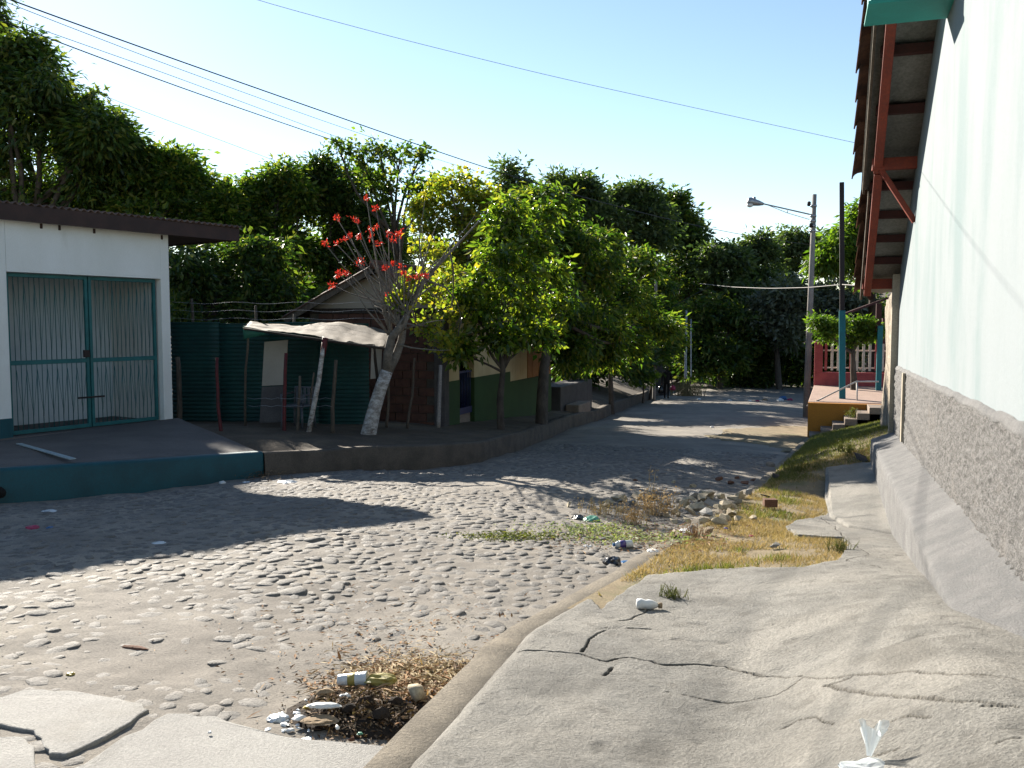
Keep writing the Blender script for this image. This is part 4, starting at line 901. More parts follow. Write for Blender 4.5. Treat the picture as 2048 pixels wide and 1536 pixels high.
for i, (x, y) in enumerate(FLW):
    D = 16.3+random.uniform(-.9, .7); e = at(x, y, D); s = jn[i % 5]
    mid = lerp(s, e, .5)+np.array([0, 0, -.12])
    MB().tube([s, lerp(s, mid, .5)+rng.normal(size=3)*.03, mid, lerp(mid, e, .55)+np.array([0, 0, -.03]), e], [.022, .018, .014, .010, .006], 6).build('branch', 'pale_bark', CT, True)
    n = random.choice((18, 26, 36)); d = rng.normal(size=(n, 3)); d[:, 2] += .25; d /= np.linalg.norm(d, axis=1, keepdims=True); e = e+rng.normal(size=(n, 3))*np.array([.03, .03, .025])*random.uniform(.5, 1.3)
    Lp = .04+.04*rng.random(n); V, T = leaves(e+d*(Lp/2)[:, None]*1.1, Lp*1.1, .026, d, 0, .2)
    fast_mesh('flower', V, T, 'flower_red', CT)
bl = blobs_px([(855, 560, 30, 17.6), (900, 560, 34, 18), (870, 600, 32, 17.8), (905, 630, 30, 18.6), (860, 650, 26, 17.4), (885, 690, 26, 17.8), (800, 600, 16, 16.4), (820, 560, 18, 16.6), (850, 500, 24, 17.4), (880, 510, 28, 17.8), (915, 680, 22, 18.6)])
V, T, cl = foliage(bl, 19, 9, .13, .10, .09, .0, .6, .2)
fast_mesh('crown', V, T, 'leaf_yellow', CT)
for k, (c, r) in enumerate(bl):
    s = fR[3 + (k % 4)]; mb = MB(); pth_ = bent(s, c, 5, .1); mb.tube(pth_, taper(.02, .007, 5), 6)
    for q in cl[k*19:k*19+8]: mb.tube(bent(pth_[3], q, 4, .1), taper(.006, .003, 4), 4)
    mb.build('branch', 'pale_bark', CT, True)
for (x0, y0, x1, y1) in ((790, 690, 740, 600), (800, 655, 730, 590), (800, 650, 760, 540), (805, 640, 790, 520), (808, 640, 830, 500), (815, 620, 845, 450), (830, 590, 880, 430), (850, 560, 850, 400), (815, 640, 745, 610), (805, 660, 890, 640), (800, 690, 900, 700), (812, 625, 780, 560), (860, 545, 950, 430), (820, 610, 870, 540)):
    MB().tube(bent(at(x0, y0, 16.4), at(x1, y1, 16.4+random.uniform(-.6, .6)), 6, .06), taper(.02, .005, 6), 5).build('branch', 'pale_bark', CT, True)
tree('tree', 'yellow leaved tree behind the brick house, right of the red flowers', gb(935, 29.5), at(925, 560, 29.5), .13, blobs_px([(895, 385, 40, 29), (935, 375, 42, 29), (965, 400, 40, 29), (905, 430, 48, 29), (865, 455, 40, 29), (940, 455, 50, 29), (880, 500, 42, 29), (970, 470, 40, 29), (930, 520, 42, 29), (985, 420, 30, 29.5), (850, 410, 26, 29), (970, 530, 34, 29)]), 'leaf_yellow', 36, 15, .26, .16, .12, .2, barkm='pale_bark', twigs=7)
# roadside trees on the left bank
tb1 = at(1002, 845, 19.6)
tree('tree', 'small forked roadside tree with glossy sparse leaves before the green house', gz(tb1), None, .085, blobs_px([(950, 630, 38, 19), (985, 670, 36, 19), (1010, 600, 50, 19.2), (960, 570, 42, 19.2), (1045, 665, 36, 19.4), (1060, 610, 45, 19.6), (1000, 530, 48, 19.4), (1050, 545, 48, 19.6), (985, 475, 42, 19.8), (1030, 470, 45, 20), (1080, 490, 40, 20.2), (1085, 680, 26, 19.8), (920, 700, 20, 18.8), (1010, 430, 32, 20), (1105, 550, 40, 20.6), (1110, 620, 40, 20.6), (1085, 435, 36, 20.6), (930, 590, 30, 18.8)]), 'leaf_glossy', 30, 15, .2, .19, .075, .75, twigs=6, trunk=[gz(tb1), at(1000, 800, 19.5), at(1003, 770, 19.4), at(1006, 740, 19.4), at(1000, 700, 19.3)], group='roadside trees on the left bank')
t_ = at(1083, 838, 22.5)
tree('tree', 'big dense dark green mango tree overhanging the left kerb', gz(t_), None, .16, blobs_px([(1080, 470, 55, 24), (1110, 440, 62, 24), (1150, 490, 62, 24), (1080, 540, 75, 23.5), (1180, 560, 72, 25), (1140, 620, 75, 24), (1220, 500, 50, 26), (1240, 580, 58, 26.5), (1210, 650, 65, 26), (1150, 690, 50, 24.5), (1280, 620, 48, 28), (1270, 540, 42, 28), (1260, 690, 48, 28), (1305, 660, 38, 29), (1070, 415, 36, 24), (1110, 630, 50, 24), (1205, 710, 36, 26)]), 'leaf_mid', 70, 38, .27, .19, .06, .85, trunk=[gz(t_), at(1085, 790, 22.5), at(1088, 740, 22.6), at(1095, 690, 22.8), at(1100, 620, 23)], group='roadside trees on the left bank')
tree('tree', 'added dark leafy tree shading the bank between the mango tree and the thin pole', gb(1225, 34), at(1225, 690, 34), .12, blobs_px([(1210, 710, 38, 34), (1170, 720, 34, 33), (1250, 715, 34, 35), (1280, 690, 30, 36), (1140, 735, 26, 32)]), 'leaf_dark', 56, 34, .28, .22, .08, .7, group='roadside trees on the left bank')  # added tree, covers and darkens a bank that would stand sunlit
tree('tree', 'added tree mostly hidden behind the mango tree, shading the far road', gb(1110, 43), at(1110, 660, 43), .18, blobs_px([(1060, 590, 60, 42), (1110, 560, 62, 42), (1160, 600, 60, 43), (1090, 640, 60, 42), (1190, 650, 50, 43), (1140, 680, 50, 42), (1230, 590, 55, 47), (1280, 605, 48, 47), (1200, 545, 48, 46), (1250, 650, 45, 47)]), 'leaf_dark', 60, 34, .36, .26, .10, .6, group='roadside trees on the left bank')  # added, mostly unseen crown that blocks the sun from the far road
tree('tree', 'added dark tree behind the yellow leaved tree, shading the far road', gb(975, 47), at(975, 600, 47), .18, blobs_px([(930, 525, 42, 46), (980, 500, 48, 46), (1030, 515, 50, 46), (960, 575, 48, 46), (1010, 580, 50, 46), (1000, 640, 50, 46)]), 'leaf_dark', 60, 34, .36, .26, .10, .6, group=BGT)  # added tree, set in the sun's path to cast shade across the road
p_ = [at(1040, 800, 20.5), at(1062, 770, 20.6), at(1080, 735, 20.7), at(1075, 690, 20.8)]
tree('tree', 'bright shrub on the bank at the foot of the thin grey pole', gb(1285, 42), at(1285, 740, 42), .05, blobs_px([(1280, 735, 20, 42), (1300, 760, 18, 42), (1270, 755, 14, 42)]), 'leaf_bright', 36, 16, .18, .2, .1, .2, cat='shrub')
tree('tree', 'small leafy tree hanging over the gate pillar on the left bank', gb(1300, 45.5), at(1318, 690, 45), .08, blobs_px([(1330, 620, 30, 45), (1345, 660, 24, 45), (1320, 580, 28, 45), (1350, 690, 16, 45), (1310, 640, 26, 45)]), 'leaf_mid', 44, 24, .28, .26, .09, .6)
BG2 = 'trees rising behind the mango tree'
tree('tree', 'thin airy tree top poking above the yellow leaves', gb(1030, 51.7), at(1030, 430, 51.7), .2, blobs_px([(1025, 350, 32, 51.7), (1040, 385, 40, 51.7), (1010, 395, 34, 51.7), (1065, 410, 36, 51.7)]), 'leaf_far', 34, 18, .45, .33, .14, .3, group=BG2)
tree('tree', 'broad round tree top just left of the tree row centre', gb(1150, 54.4), at(1150, 480, 54.4), .25, blobs_px([(1140, 375, 38, 54.4), (1175, 385, 40, 54.4), (1120, 420, 48, 54.4), (1190, 430, 45, 54.4), (1160, 470, 60, 55.1), (1100, 470, 50, 54.4)]), 'leaf_far', 56, 38, .5, .36, .15, .4, group=BG2)
tree('tree', 'tall tree with ragged top between the round one and the sky gap', gb(1265, 57.1), at(1265, 530, 57.1), .25, blobs_px([(1230, 400, 34, 57.1), (1270, 400, 38, 57.1), (1300, 420, 34, 57.1), (1250, 450, 52, 57.1), (1300, 470, 50, 57.1), (1270, 530, 62, 57.8), (1210, 450, 40, 57.1)]), 'leaf_far', 56, 38, .5, .36, .15, .4, group=BG2)
tree('tree', 'dark tree ending the tall row, left of the street lamp sky gap', gb(1370, 62.6), at(1370, 600, 62.6), .28, blobs_px([(1350, 410, 28, 62.6), (1365, 440, 40, 62.6), (1340, 470, 48, 62.6), (1385, 480, 36, 62.6), (1400, 530, 45, 62.6), (1350, 550, 62, 63.2), (1410, 580, 48, 63.9), (1360, 630, 55, 63.9), (1330, 700, 45, 65.3)]), 'leaf_dark', 60, 38, .5, .38, .15, .4, group=BG2)
FT = 'far trees closing off the end of the road'
far = [((1450, 520, 'dark green far tree below the lamp arm gap'), [(1430, 520, 42, 58), (1465, 530, 36, 58), (1440, 580, 50, 58), (1480, 590, 40, 58)], 'leaf_far'),
       ((1500, 500, 'far tree whose top sits beneath the lamp head'), [(1500, 510, 34, 62), (1530, 500, 34, 62), (1490, 560, 45, 62), (1540, 560, 45, 62)], 'leaf_far'),
       ((1585, 480, 'far tree top just left of the lamp pole'), [(1570, 490, 34, 66), (1600, 485, 34, 66), (1580, 540, 50, 66), (1630, 500, 38, 66), (1660, 520, 40, 66)], 'leaf_far'),
       ((1560, 580, 'greyish leafed far tree behind the lamp pole'), [(1540, 600, 40, 54), (1580, 600, 45, 54), (1620, 610, 45, 54), (1560, 650, 45, 54), (1660, 600, 50, 54), (1710, 590, 50, 54)], 'leaf_grey'),
       ((1440, 640, 'dark tangled tree at the road end, left of centre'), [(1410, 650, 48, 55), (1460, 640, 50, 55), (1430, 710, 52, 55), (1480, 700, 52, 55), (1390, 720, 40, 55)], 'leaf_dark'),
       ((1540, 680, 'dark tangled tree at the road end beside the lamp pole'), [(1520, 650, 50, 57), (1570, 690, 52, 57), (1530, 720, 52, 57), (1600, 730, 50, 57), (1480, 740, 40, 57)], 'leaf_dark'),
       ((1660, 690, 'dark far tree behind the red picket fence'), [(1650, 640, 55, 56), (1690, 700, 55, 56), (1740, 640, 60, 56), (1640, 720, 45, 56), (1780, 690, 55, 56)], 'leaf_dark')]
for (bx, by, lab), bl_, mt in far:
    D = bl_[0][3]; tree('tree', lab, gb(bx, D+1), at(bx, by+60, D+1), .22, blobs_px(bl_), mt, 60, 34, .48, .36, .15, .4, group=FT, twigs=2)
tree('tree', 'tall bright leafed tree behind the dark pole and tiled eave', gb(1740, 36), at(1740, 560, 36), .22, blobs_px([(1730, 440, 32, 35), (1700, 480, 40, 35), (1760, 470, 50, 36), (1670, 510, 34, 35), (1720, 530, 45, 35), (1785, 520, 50, 36), (1650, 530, 22, 35), (1770, 400, 40, 36)]), 'leaf_bright', 60, 30, .32, .32, .09, 1.1)
tr = gz(at(1708, 768, 28.5)); tr[2] = -.56
tree('tree', 'small round topped tree in front of the red picket fence', tr, at(1706, 690, 28.5), .11, blobs_px([(1640, 645, 24, 28), (1670, 650, 26, 28), (1700, 655, 26, 28.5), (1730, 655, 26, 28.5), (1750, 660, 20, 28.5), (1655, 665, 22, 28), (1690, 675, 20, 28.5), (1735, 672, 18, 28.5)]), 'leaf_bright', 46, 24, .14, .13, .05, .3)
# undergrowth behind and around the far road end reads as one mass
us = []
for (x, y, r, D) in [(x, 735+random.uniform(-20, 25), 40, 60+random.uniform(-3, 6)) for x in range(1330, 1640, 24)]+[(x, 640+random.uniform(-40, 40), 60, 34+random.uniform(-2, 2)) for x in range(-40, 700, 60)]+[(x, 715, 40, 40) for x in range(1090, 1300, 30)]+[(x, 690, 45, 44) for x in range(1100, 1320, 40)]+[(x, 640, 75, 70) for x in range(1380, 1900, 60)]+[(x, 560, 75, 60) for x in range(1040, 1380, 60)]:
    us.append((at(x, y, D), (r*D/F*1.2, r*D/F, r*D/F)))
V, T, _ = foliage(us, 60, 24, .4, .36, .16, .3, .5)
tag(fast_mesh('undergrowth', V, T, 'leaf_dark', None), 'dark tangled undergrowth filling the gaps between the trees', 'undergrowth', kind='stuff')

# ------------------------------------------------------------------ overhead wires
def wire(label, pts, D0, D1, r, mat='wire', extra=None):
    pts = [np.array(p, float) for p in pts]
    L = [0]
    for a, b in zip(pts[:-1], pts[1:]): L.append(L[-1]+np.linalg.norm(b-a))
    P = []
    for s in np.linspace(0, 1, 40):
        x = np.interp(s*L[-1], L, [p[0] for p in pts]); y = np.interp(s*L[-1], L, [p[1] for p in pts])
        P.append(at(x, y, 1/(lerp(1/D0, 1/D1, s))))
    for _ in range(6): P = [P[0]]+[(P[i-1]+P[i]*2+P[i+1])/4 for i in range(1, len(P)-1)]+[P[-1]]
    a = P[0]; o = MB().tube(P, r, 5).build('overhead_wire', mat, None, True)
    return tag(o, label, 'wire', 'overhead wires crossing the sky')
wire('thickest dark overhead wire sloping from the top left corner to the tree row', [(-400, -160), (20, 0), (330, 112), (640, 221), (900, 312), (1050, 362), (1200, 405), (1420, 460), (1510, 476), (1622, 490)], 9, 34, .0095)
wire('second dark overhead wire, lower than the thickest one', [(-400, -110), (0, 40), (340, 168), (640, 272), (860, 345), (1040, 398), (1160, 420)], 9, 30, .0085)
wire('faint wire running just above the second dark wire', [(-400, -125), (0, 30), (340, 150), (640, 262), (800, 318)], 11, 26, .006)
wire('faint wire just below the thickest wire at the top left', [(-400, -165), (20, 8), (330, 128), (640, 240), (900, 328), (1000, 356)], 11, 30, .006)
wire('faint low wire from the left tall tree towards the shack trees', [(150, 165), (240, 205), (400, 265), (560, 325), (640, 360)], 30, 34, .008)
wire('long thin wire from the top centre down to the tiled eave', [(200, -105), (510, 0), (800, 78), (1100, 152), (1400, 218), (1712, 286)], 9.5, 11.6, .0028)
wire('pale sagging cable past the lamp pole to the masonry wall', [(1400, 567), (1460, 574), (1540, 577), (1620, 575), (1684, 569)], 40, 25.2, .013, 'wire_pale')
wire('short pale cable between the teal pole and the masonry wall', [(1684, 569), (1730, 572), (1772, 576)], 25.2, 17, .014, 'wire_pale')
wire('faint wire slanting down through the far dark trees', [(1300, 640), (1360, 605), (1420, 572)], 44, 44, .015)

# ------------------------------------------------------------------ litter, rubble and small plants
surf = lambda px, py: onsurf(px, py, lambda x, y: road_h(x, y) if x < float(XR(y)) else walk_z(x, y)+.035)
hp = surf(745, 1432)
def heap_z(x, y):
    dx = x-hp[0]; dy = y-hp[1]; u = (dx*rt[0]+dy*rt[1])/.46; v = (dx*fw[0]+dy*fw[1])/.33; r = np.hypot(u, v)
    return np.where(r < 1, np.clip(1-r**2, 0, 1)**.8*.085+.05*fbm(x, y, 9, 3, 3)*np.clip(1-r**3, 0, 1)-.012, -.05)
def lift_heap(p): return p+np.array([0, 0, max(0.0, float(heap_z(p[0], p[1])))])
def rock_mesh(seed, n=14, sq=(1, 1, .7)):
    g = np.random.default_rng(seed); bm = bmesh.new()
    for p in g.normal(size=(n, 3)):
        p = p/np.linalg.norm(p)*(.8+.3*g.random()); bm.verts.new((p[0]*sq[0], p[1]*sq[1], p[2]*sq[2]))
    r = bmesh.ops.convex_hull(bm, input=bm.verts); bmesh.ops.delete(bm, geom=[e for e in r['geom_interior'] if isinstance(e, bmesh.types.BMVert)], context='VERTS')
    me = bpy.data.meshes.new('rock'); bm.to_mesh(me); bm.free(); return me
RM = [rock_mesh(i, 9+i % 5, (1, .8, .55+.1*(i % 3))) for i in range(8)]
def rock(name, label, cat, px, py, wpx, mat, group=None, sc=(1, 1, 1), lift=.3, smooth=False):
    p = lift_heap(surf(px, py)); D = pix(p)[2]; r = wpx*D/F/2
    me = random.choice(RM).copy(); me.materials.clear(); me.materials.append(MATS[mat])
    if smooth: me.shade_smooth()
    o = bpy.data.objects.new(name, me); COL.objects.link(o); o.location = (p[0], p[1], p[2]+r*lift*sc[2]); o.scale = (r*sc[0], r*sc[1], r*sc[2]); o.rotation_euler = (random.uniform(-.3, .3), random.uniform(-.3, .3), random.random()*6.28)
    return tag(o, label, cat, group)
for (x, y, w) in [(1380, 1000, 30), (1395, 1003, 28), (1412, 1000, 30), (1365, 1012, 26), (1430, 1012, 30), (1400, 1022, 34), (1445, 1003, 24), (1380, 1030, 26), (1420, 1035, 30), (1350, 1025, 22), (1455, 1020, 26), (1470, 1005, 22), (1435, 1050, 26), (1400, 1050, 24), (1370, 1045, 20), (1340, 1045, 20), (1485, 995, 20), (1500, 985, 18), (1330, 1010, 22), (1300, 1005, 22), (1270, 1000, 26), (1240, 1005, 30), (1215, 1010, 22), (1320, 1030, 18), (1290, 1040, 18), (1450, 1040, 22), (1465, 1030, 20), (1415, 1065, 18), (1385, 1062, 20), (1350, 1065, 14)]+[(random.gauss(1400, 50), random.gauss(1022, 22), random.uniform(10, 24)) for _ in range(34)]+[(random.gauss(1250, 45), random.gauss(1010, 10), random.uniform(9, 18)) for _ in range(14)]:
    rock('rubble_chunk', 'pale angular rubble chunk heaped against the right kerb', 'rubble', x+random.gauss(0, 3), y+random.gauss(0, 2), w*1.35, 'chunk' if random.random() < .8 else 'pale_slab', 'pale rubble heaped by the right kerb', (1.1, .9, .9), .45)
for (x, y, w) in [(1440, 962, 22), (1460, 968, 20), (1490, 968, 24), (1505, 962, 18), (1270, 962, 12), (1475, 958, 14)]:
    rock('brick_fragment', 'reddish brown brick fragment lying at the shadow edge above the rubble', 'rubble', x, y, w, 'chunk_red', 'brick fragments above the rubble', (1, 1, .8), .4)
rock('rock', 'flat dark stone wedged beside the far end of the path slab', 'stone', 1722, 918, 44, 'pillar', None, (1.2, .7, .5), .3)
rock('rock', 'grey flat stone on the shaded verge near the kerb', 'stone', 1540, 932, 34, 'kerb', None, (1.2, .8, .4), .3)
rock('rock', 'small dark stone at the kerb where the shade begins', 'stone', 1550, 955, 22, 'pillar', None, (1, .8, .7), .4)
rock('rock', 'rounded mottled stone at the right of the foreground rubbish heap', 'stone', 832, 1428, 50, 'chunk', None, (1, .9, 1.25), .8, True)
rock('rock', 'small round pale stone at the front of the rubbish heap', 'stone', 677, 1470, 18, 'white_wall', None, (1, 1, 1), .8, True)
rock('rock', 'small reddish round stone at the front of the rubbish heap', 'stone', 703, 1484, 20, 'chunk_red', None, (1, 1, 1), .6, True)
rock('rock', 'little dark flat stone on the dry grass near the brick', 'stone', 1536, 993, 26, 'pillar', None, (1.2, .8, .35), .3)
rock('rock', 'broken concrete lump on the dry grass left of the path slab', 'stone', 1548, 1092, 34, 'sidewalk', None, (1.3, .8, .35), .3)
p = surf(1540, 1013); tag(MB().box((p[0], p[1], p[2]+.045), (.15, .10, .09), .3).build('loose_brick', 'chunk_red', None, False, .006), 'single dark red brick on the dry grass verge', 'brick')
# crumpled things
def crumple(name, label, cat, px, py, wpx, mat, h=.5, group=None, sc=(1, 1), seed=None, n=3, rough=.28, rot=None, lift=0):
    p = lift_heap(surf(px, py)); D = pix(p)[2]; r = wpx*D/F/2; g = np.random.default_rng(seed if seed is not None else int(px*7+py))
    bm = bmesh.new(); bmesh.ops.create_icosphere(bm, subdivisions=n, radius=1)
    ph = g.random((6, 3))*6; fr_ = g.normal(size=(6, 3))*3.2
    for v in bm.verts:
        c = np.array(v.co); k = 1+rough*sum(abs(math.sin(fr_[i]@c+ph[i][0]))-.6 for i in range(6))/2.2
        v.co = Vector((c[0]*k*sc[0]*r, c[1]*k*sc[1]*r, max(-.15*r*h, c[2]*k*h*r)))
    me = bpy.data.meshes.new(name); bm.to_mesh(me); bm.free(); me.materials.append(MATS[mat])
    o = bpy.data.objects.new(name, me); COL.objects.link(o); o.location = (p[0], p[1], p[2]+.1*r*h+lift); o.rotation_euler = (0, 0, YAW if rot is None else YAW+rot)
    return tag(o, label, cat, group)
crumple('plastic_bag', 'crumpled shiny black plastic bag on the road by the kerb', 'bag', 1224, 1128, 36, 'black_plastic', .75)
crumple('plastic_bag', 'pale green plastic bag at the left of the rubble heap', 'bag', 1184, 1042, 34, 'green_plastic', .5)
crumple('plastic_bag', 'black plastic scrap left of the pale green bag', 'bag', 1156, 1038, 24, 'black_plastic', .6)
crumple('plastic_bag', 'olive yellow plastic bag on top of the rubbish heap', 'bag', 762, 1392, 62, 'olive_plastic', .45, sc=(1, .6), lift=.03)
crumple('plastic_bag', 'white crumpled plastic on the dry leaves under the rubble', 'bag', 1372, 1064, 30, 'white_plastic', .35)
crumple('litter', 'brown cardboard scrap at the front left of the rubbish heap', 'litter', 640, 1456, 70, 'cardboard', .15, sc=(1, .6))
crumple('litter', 'white crumpled paper on the left of the rubbish heap', 'litter', 648, 1444, 66, 'white_plastic', .2, sc=(1, .3), lift=.03)
crumple('litter', 'clear plastic shreds at the left end of the rubbish heap', 'litter', 556, 1440, 46, 'clear_plastic', .4, sc=(1, .7))
crumple('litter', 'small blue plastic wrapper among the dry leaves', 'litter', 806, 1339, 24, 'blue_plastic', .3, sc=(1, .6))
crumple('litter', 'little yellow wrapper on the dry leaves near the kerb', 'litter', 855, 1347, 17, 'yellow_plastic', .5)
crumple('litter', 'yellow scrap between the blue wrapper and the kerb', 'litter', 818, 1346, 14, 'yellow_plastic', .3)
crumple('litter', 'yellow scrap on the cobbles near the pale slabs', 'litter', 141, 1349, 16, 'yellow_plastic', .5)
crumple('litter', 'blue and teal plastic scrap below the mottled stone', 'litter', 812, 1432, 22, 'blue_plastic', .4)
crumple('litter', 'flattened white plastic at the bottom of the rubbish heap', 'litter', 615, 1480, 28, 'clear_plastic', .15)
crumple('litter', 'pink wrapper in the shade on the left of the road', 'litter', 64, 1057, 26, 'pink_plastic', .4)
crumple('litter', 'blue scrap beside the pink wrapper in the shade', 'litter', 100, 1056, 14, 'blue_plastic', .4)
crumple('litter', 'pale scrap in the shade before the teal kerb', 'litter', 98, 1023, 26, 'clear_plastic', .25)
crumple('litter', 'round white scrap at the foot of the teal kerb', 'litter', 445, 967, 13, 'white_plastic', .7)
crumple('litter', 'bluish white sheet of litter at the corner of the teal kerb', 'litter', 575, 965, 36, 'clear_plastic', .2)
crumple('litter', 'small whitish litter below the dirt clump at the kerb corner', 'litter', 492, 965, 16, 'clear_plastic', .3)
crumple('litter', 'pale scrap on the cobbles in the middle of the shade', 'litter', 318, 1086, 26, 'clear_plastic', .15)
crumple('litter', 'white scrap lying on the road below the purple bottle', 'litter', 1175, 1093, 18, 'white_plastic', .3)
crumple('litter', 'white scrap at the kerb right of the purple bottle', 'litter', 1305, 1102, 22, 'white_plastic', .3)
crumple('litter', 'blue strip beside the black bag', 'litter', 1252, 1124, 20, 'blue_plastic', .15)
crumple('litter', 'dark brown rag at the kerb below the rubble', 'litter', 1352, 1076, 18, 'humus', .6)
crumple('litter', 'small red scrap on the dry grass', 'litter', 1503, 1072, 9, 'pink_plastic', .4)
crumple('litter', 'blue scrap on the dry grass near the kerb', 'litter', 1452, 1057, 9, 'purple_plastic', .4)
crumple('litter', 'curled dry brown pod on the cobbles above the pale slab', 'litter', 270, 1296, 62, 'chunk_red', .12, sc=(1, .25), rot=-.3)
crumple('litter', 'small white lump on the large pale slab', 'litter', 420, 1479, 7, 'white_plastic', .9, lift=.03)
for i, (x, y, w, mt, lb) in enumerate(((600, 1450, 26, 'white_plastic', 'white torn paper strip at the left foot of the heap'), (580, 1462, 18, 'white_plastic', 'small white paper scrap near the pale slab edge'), (690, 1420, 22, 'white_plastic', 'white scrap in the dark middle of the heap'), (730, 1412, 14, 'white_plastic', 'little white chip on the dark middle of the heap'), (790, 1402, 16, 'white_plastic', 'white chip under the olive bag'), (612, 1433, 12, 'yellow_plastic', 'small yellow chip at the heap left side'), (720, 1478, 12, 'green_plastic', 'small green chip at the heap front'), (812, 1460, 14, 'cardboard', 'tan chip at the kerb end of the heap'), (650, 1410, 34, 'cardboard', 'curled brown bark piece at the heap left'), (700, 1445, 30, 'humus', 'dark clod in the middle of the heap'), (760, 1460, 36, 'humus', 'large dark clod at the heap front'), (790, 1440, 30, 'humus', 'dark clod beside the mottled stone'), (735, 1440, 26, 'humus', 'dark clod between the white chips'))):
    crumple('litter', lb, 'litter', x, y, w, mt, .5 if mt != 'humus' else .8, n=2, rough=.5, sc=(1, .7))
for k in range(16):
    crumple('paper_scrap', 'small white paper scrap at the left end of the rubbish heap', 'litter', random.gauss(585, 38), random.gauss(1446, 16), random.uniform(8, 20), random.choice(('white_plastic', 'clear_plastic')), .35, 'white scraps at the left end of the heap', (1, random.uniform(.3, .9)), 900+k, 2, .5, random.random()*3)
# far litter line
for (x, y, w, mt, lb) in ((1458, 802, 9, 'white_plastic', 'tiny white litter on the far road, leftmost of the row'), (1499, 803, 8, 'white_plastic', 'tiny white litter mid row on the far road'), (1515, 803, 9, 'pink_plastic', 'tiny pink litter on the far road'), (1530, 801, 11, 'cardboard', 'tiny tan litter on the far road'), (1560, 802, 14, 'white_plastic', 'white litter left of the blue bag on the far road'), (1566, 799, 18, 'blue_plastic', 'pale blue bag among the far road litter'), (1580, 801, 12, 'pink_plastic', 'pinkish rag right of the far blue bag'), (1398, 799, 8, 'white_plastic', 'white speck of litter before the dry grass tuft'), (1424, 855, 8, 'white_plastic', 'lone white scrap on the sunlit far road')):
    crumple('litter', lb, 'litter', x, y, w, mt, .7, n=2)
# bottle with purple label
bp = surf(1246, 1096); BT = thing('bottle', 'plastic bottle with purple label and blue cap lying on the road', 'bottle', bp)
bd = Vector((-.80, -.45, 0)).normalized(); Mx = bd.to_track_quat('Z', 'Y').to_matrix(); c = Vector(bp)+Vector((0, 0, .05))
MB().lathe([(.03, -.13), (.047, -.12), (.05, -.03), (.05, -.028)], c, 14, Mx).build('bottle_base', 'clear_plastic', BT, True)
MB().lathe([(.0505, -.03), (.0505, .05)], c, 14, Mx).build('label_band', 'purple_plastic', BT, True)
MB().lathe([(.05, .05), (.044, .08), (.022, .105), (.02, .115)], c, 14, Mx).build('neck', 'clear_plastic', BT, True)
MB().lathe([(.023, .112), (.024, .135), (.02, .138)], c, 12, Mx).build('cap', 'blue_plastic', BT, True)
BT.scale = (.72, .72, .72)
# clear tumbler with lime print on the heap
bp = surf(708, 1386); CU = thing('plastic_cup', 'clear plastic tumbler with lime green print on the rubbish heap', 'cup', bp); c = Vector(bp)+Vector((0, 0, .07)); Mx = Vector((rt[0], rt[1], .05)).normalized().to_track_quat('Z', 'Y').to_matrix()
MB().lathe([(.024, -.08), (.028, -.075), (.030, -.03), (.036, .06), (.038, .066), (.036, .067), (.026, -.065)], c, 16, Mx).build('wall', 'clear_plastic', CU, True)
MB().lathe([(.0305, -.028), (.0335, .025)], c, 16, Mx).build('print', 'olive_plastic', CU, True)
# white bottle on the sidewalk
bp = surf(1296, 1218); WB_ = thing('bottle', 'crushed white plastic bottle lying on the cracked sidewalk', 'bottle', bp); c = Vector(bp)+Vector((0, 0, .045)); Mx = Vector((.92, .3, -.08)).normalized().to_track_quat('Z', 'Y').to_matrix()
MB().lathe([(.015, -.085), (.034, -.08), (.039, -.05), (.030, -.02), (.037, .0), (.033, .03), (.022, .055), (.014, .07)], c-Vector((0, 0, .012)), 10, Mx).build('body', 'white_plastic', WB_, True)
MB().lathe([(.014, .07), (.020, .08), (.020, .10), (.008, .102)], c-Vector((0, 0, .012)), 10, Mx).build('cap', 'cardboard', WB_, True)
WB_.scale = (.85, .85, .85)
# knotted clear bag at the bottom
bp = surf(1738, 1528); KB = thing('plastic_bag', 'knotted clear plastic bag standing on the sidewalk at the bottom edge', 'bag', bp)
rows = []
for t in np.linspace(0, 1, 14):
    w = lerp(.006, .036, t**1.2); r_ = []
    for a in np.linspace(0, 2*math.pi, 41): 
        k = 1+.30*math.sin(5*a+t*2)+.16*math.sin(11*a)
        r_.append((bp[0]+rt[0]*math.cos(a)*w*k+.010*t, bp[1]+math.sin(a)*w*.45*k, bp[2]+.025+.095*t+.016*t*math.sin(2*a+.6)+.008*t*math.sin(7*a)))
    rows.append(r_)
MB().grid(rows).build('flared_top', 'film', KB, True)
q = crumple('pouch', 'x', 'x', 1736, 1545, 120, 'film', .30, seed=5, rough=.5, sc=(1, .6))
for k_ in ('label', 'category'): del q[k_]
q.parent = KB; q.matrix_parent_inverse = Matrix.Translation(-KB.location)
# leaf litter, straw, heap
surf_many = lambda px, py: onsurf_many(px, py, lambda x, y: np.where(x < XR(y), road_h(x, y), walk_z(x, y)+.035))
def strew(n, px, py, sx_, sy_, L, Wd, mat, name, label, cat, up=.02, flat=4, cond=None, tilt=.10, zf=None):
    x = rng.normal(px, sx_, n*4); y = rng.normal(py, sy_, n*4)
    if cond is not None:
        m = cond(x, y); x = x[m]; y = y[m]
    x = x[:n]; y = y[:n]; n = len(x)
    P = surf_many(x, y); P[:, 2] += np.abs(rng.normal(0, up, n))+.006
    if zf is not None: P[:, 2] = np.maximum(P[:, 2], zf(P)+.004+np.abs(rng.normal(0, .006, n)))
    d = rng.normal(size=(n, 3)); d[:, 2] *= tilt; V, T = leaves(P, L*(.4+.6*rng.random(n)+1.9*rng.random(n)**7), Wd*(.5+rng.random(n)), d, flat, .3)
    return tag(fast_mesh(name, V, T, mat, None), label, cat, kind='stuff')
rows = []
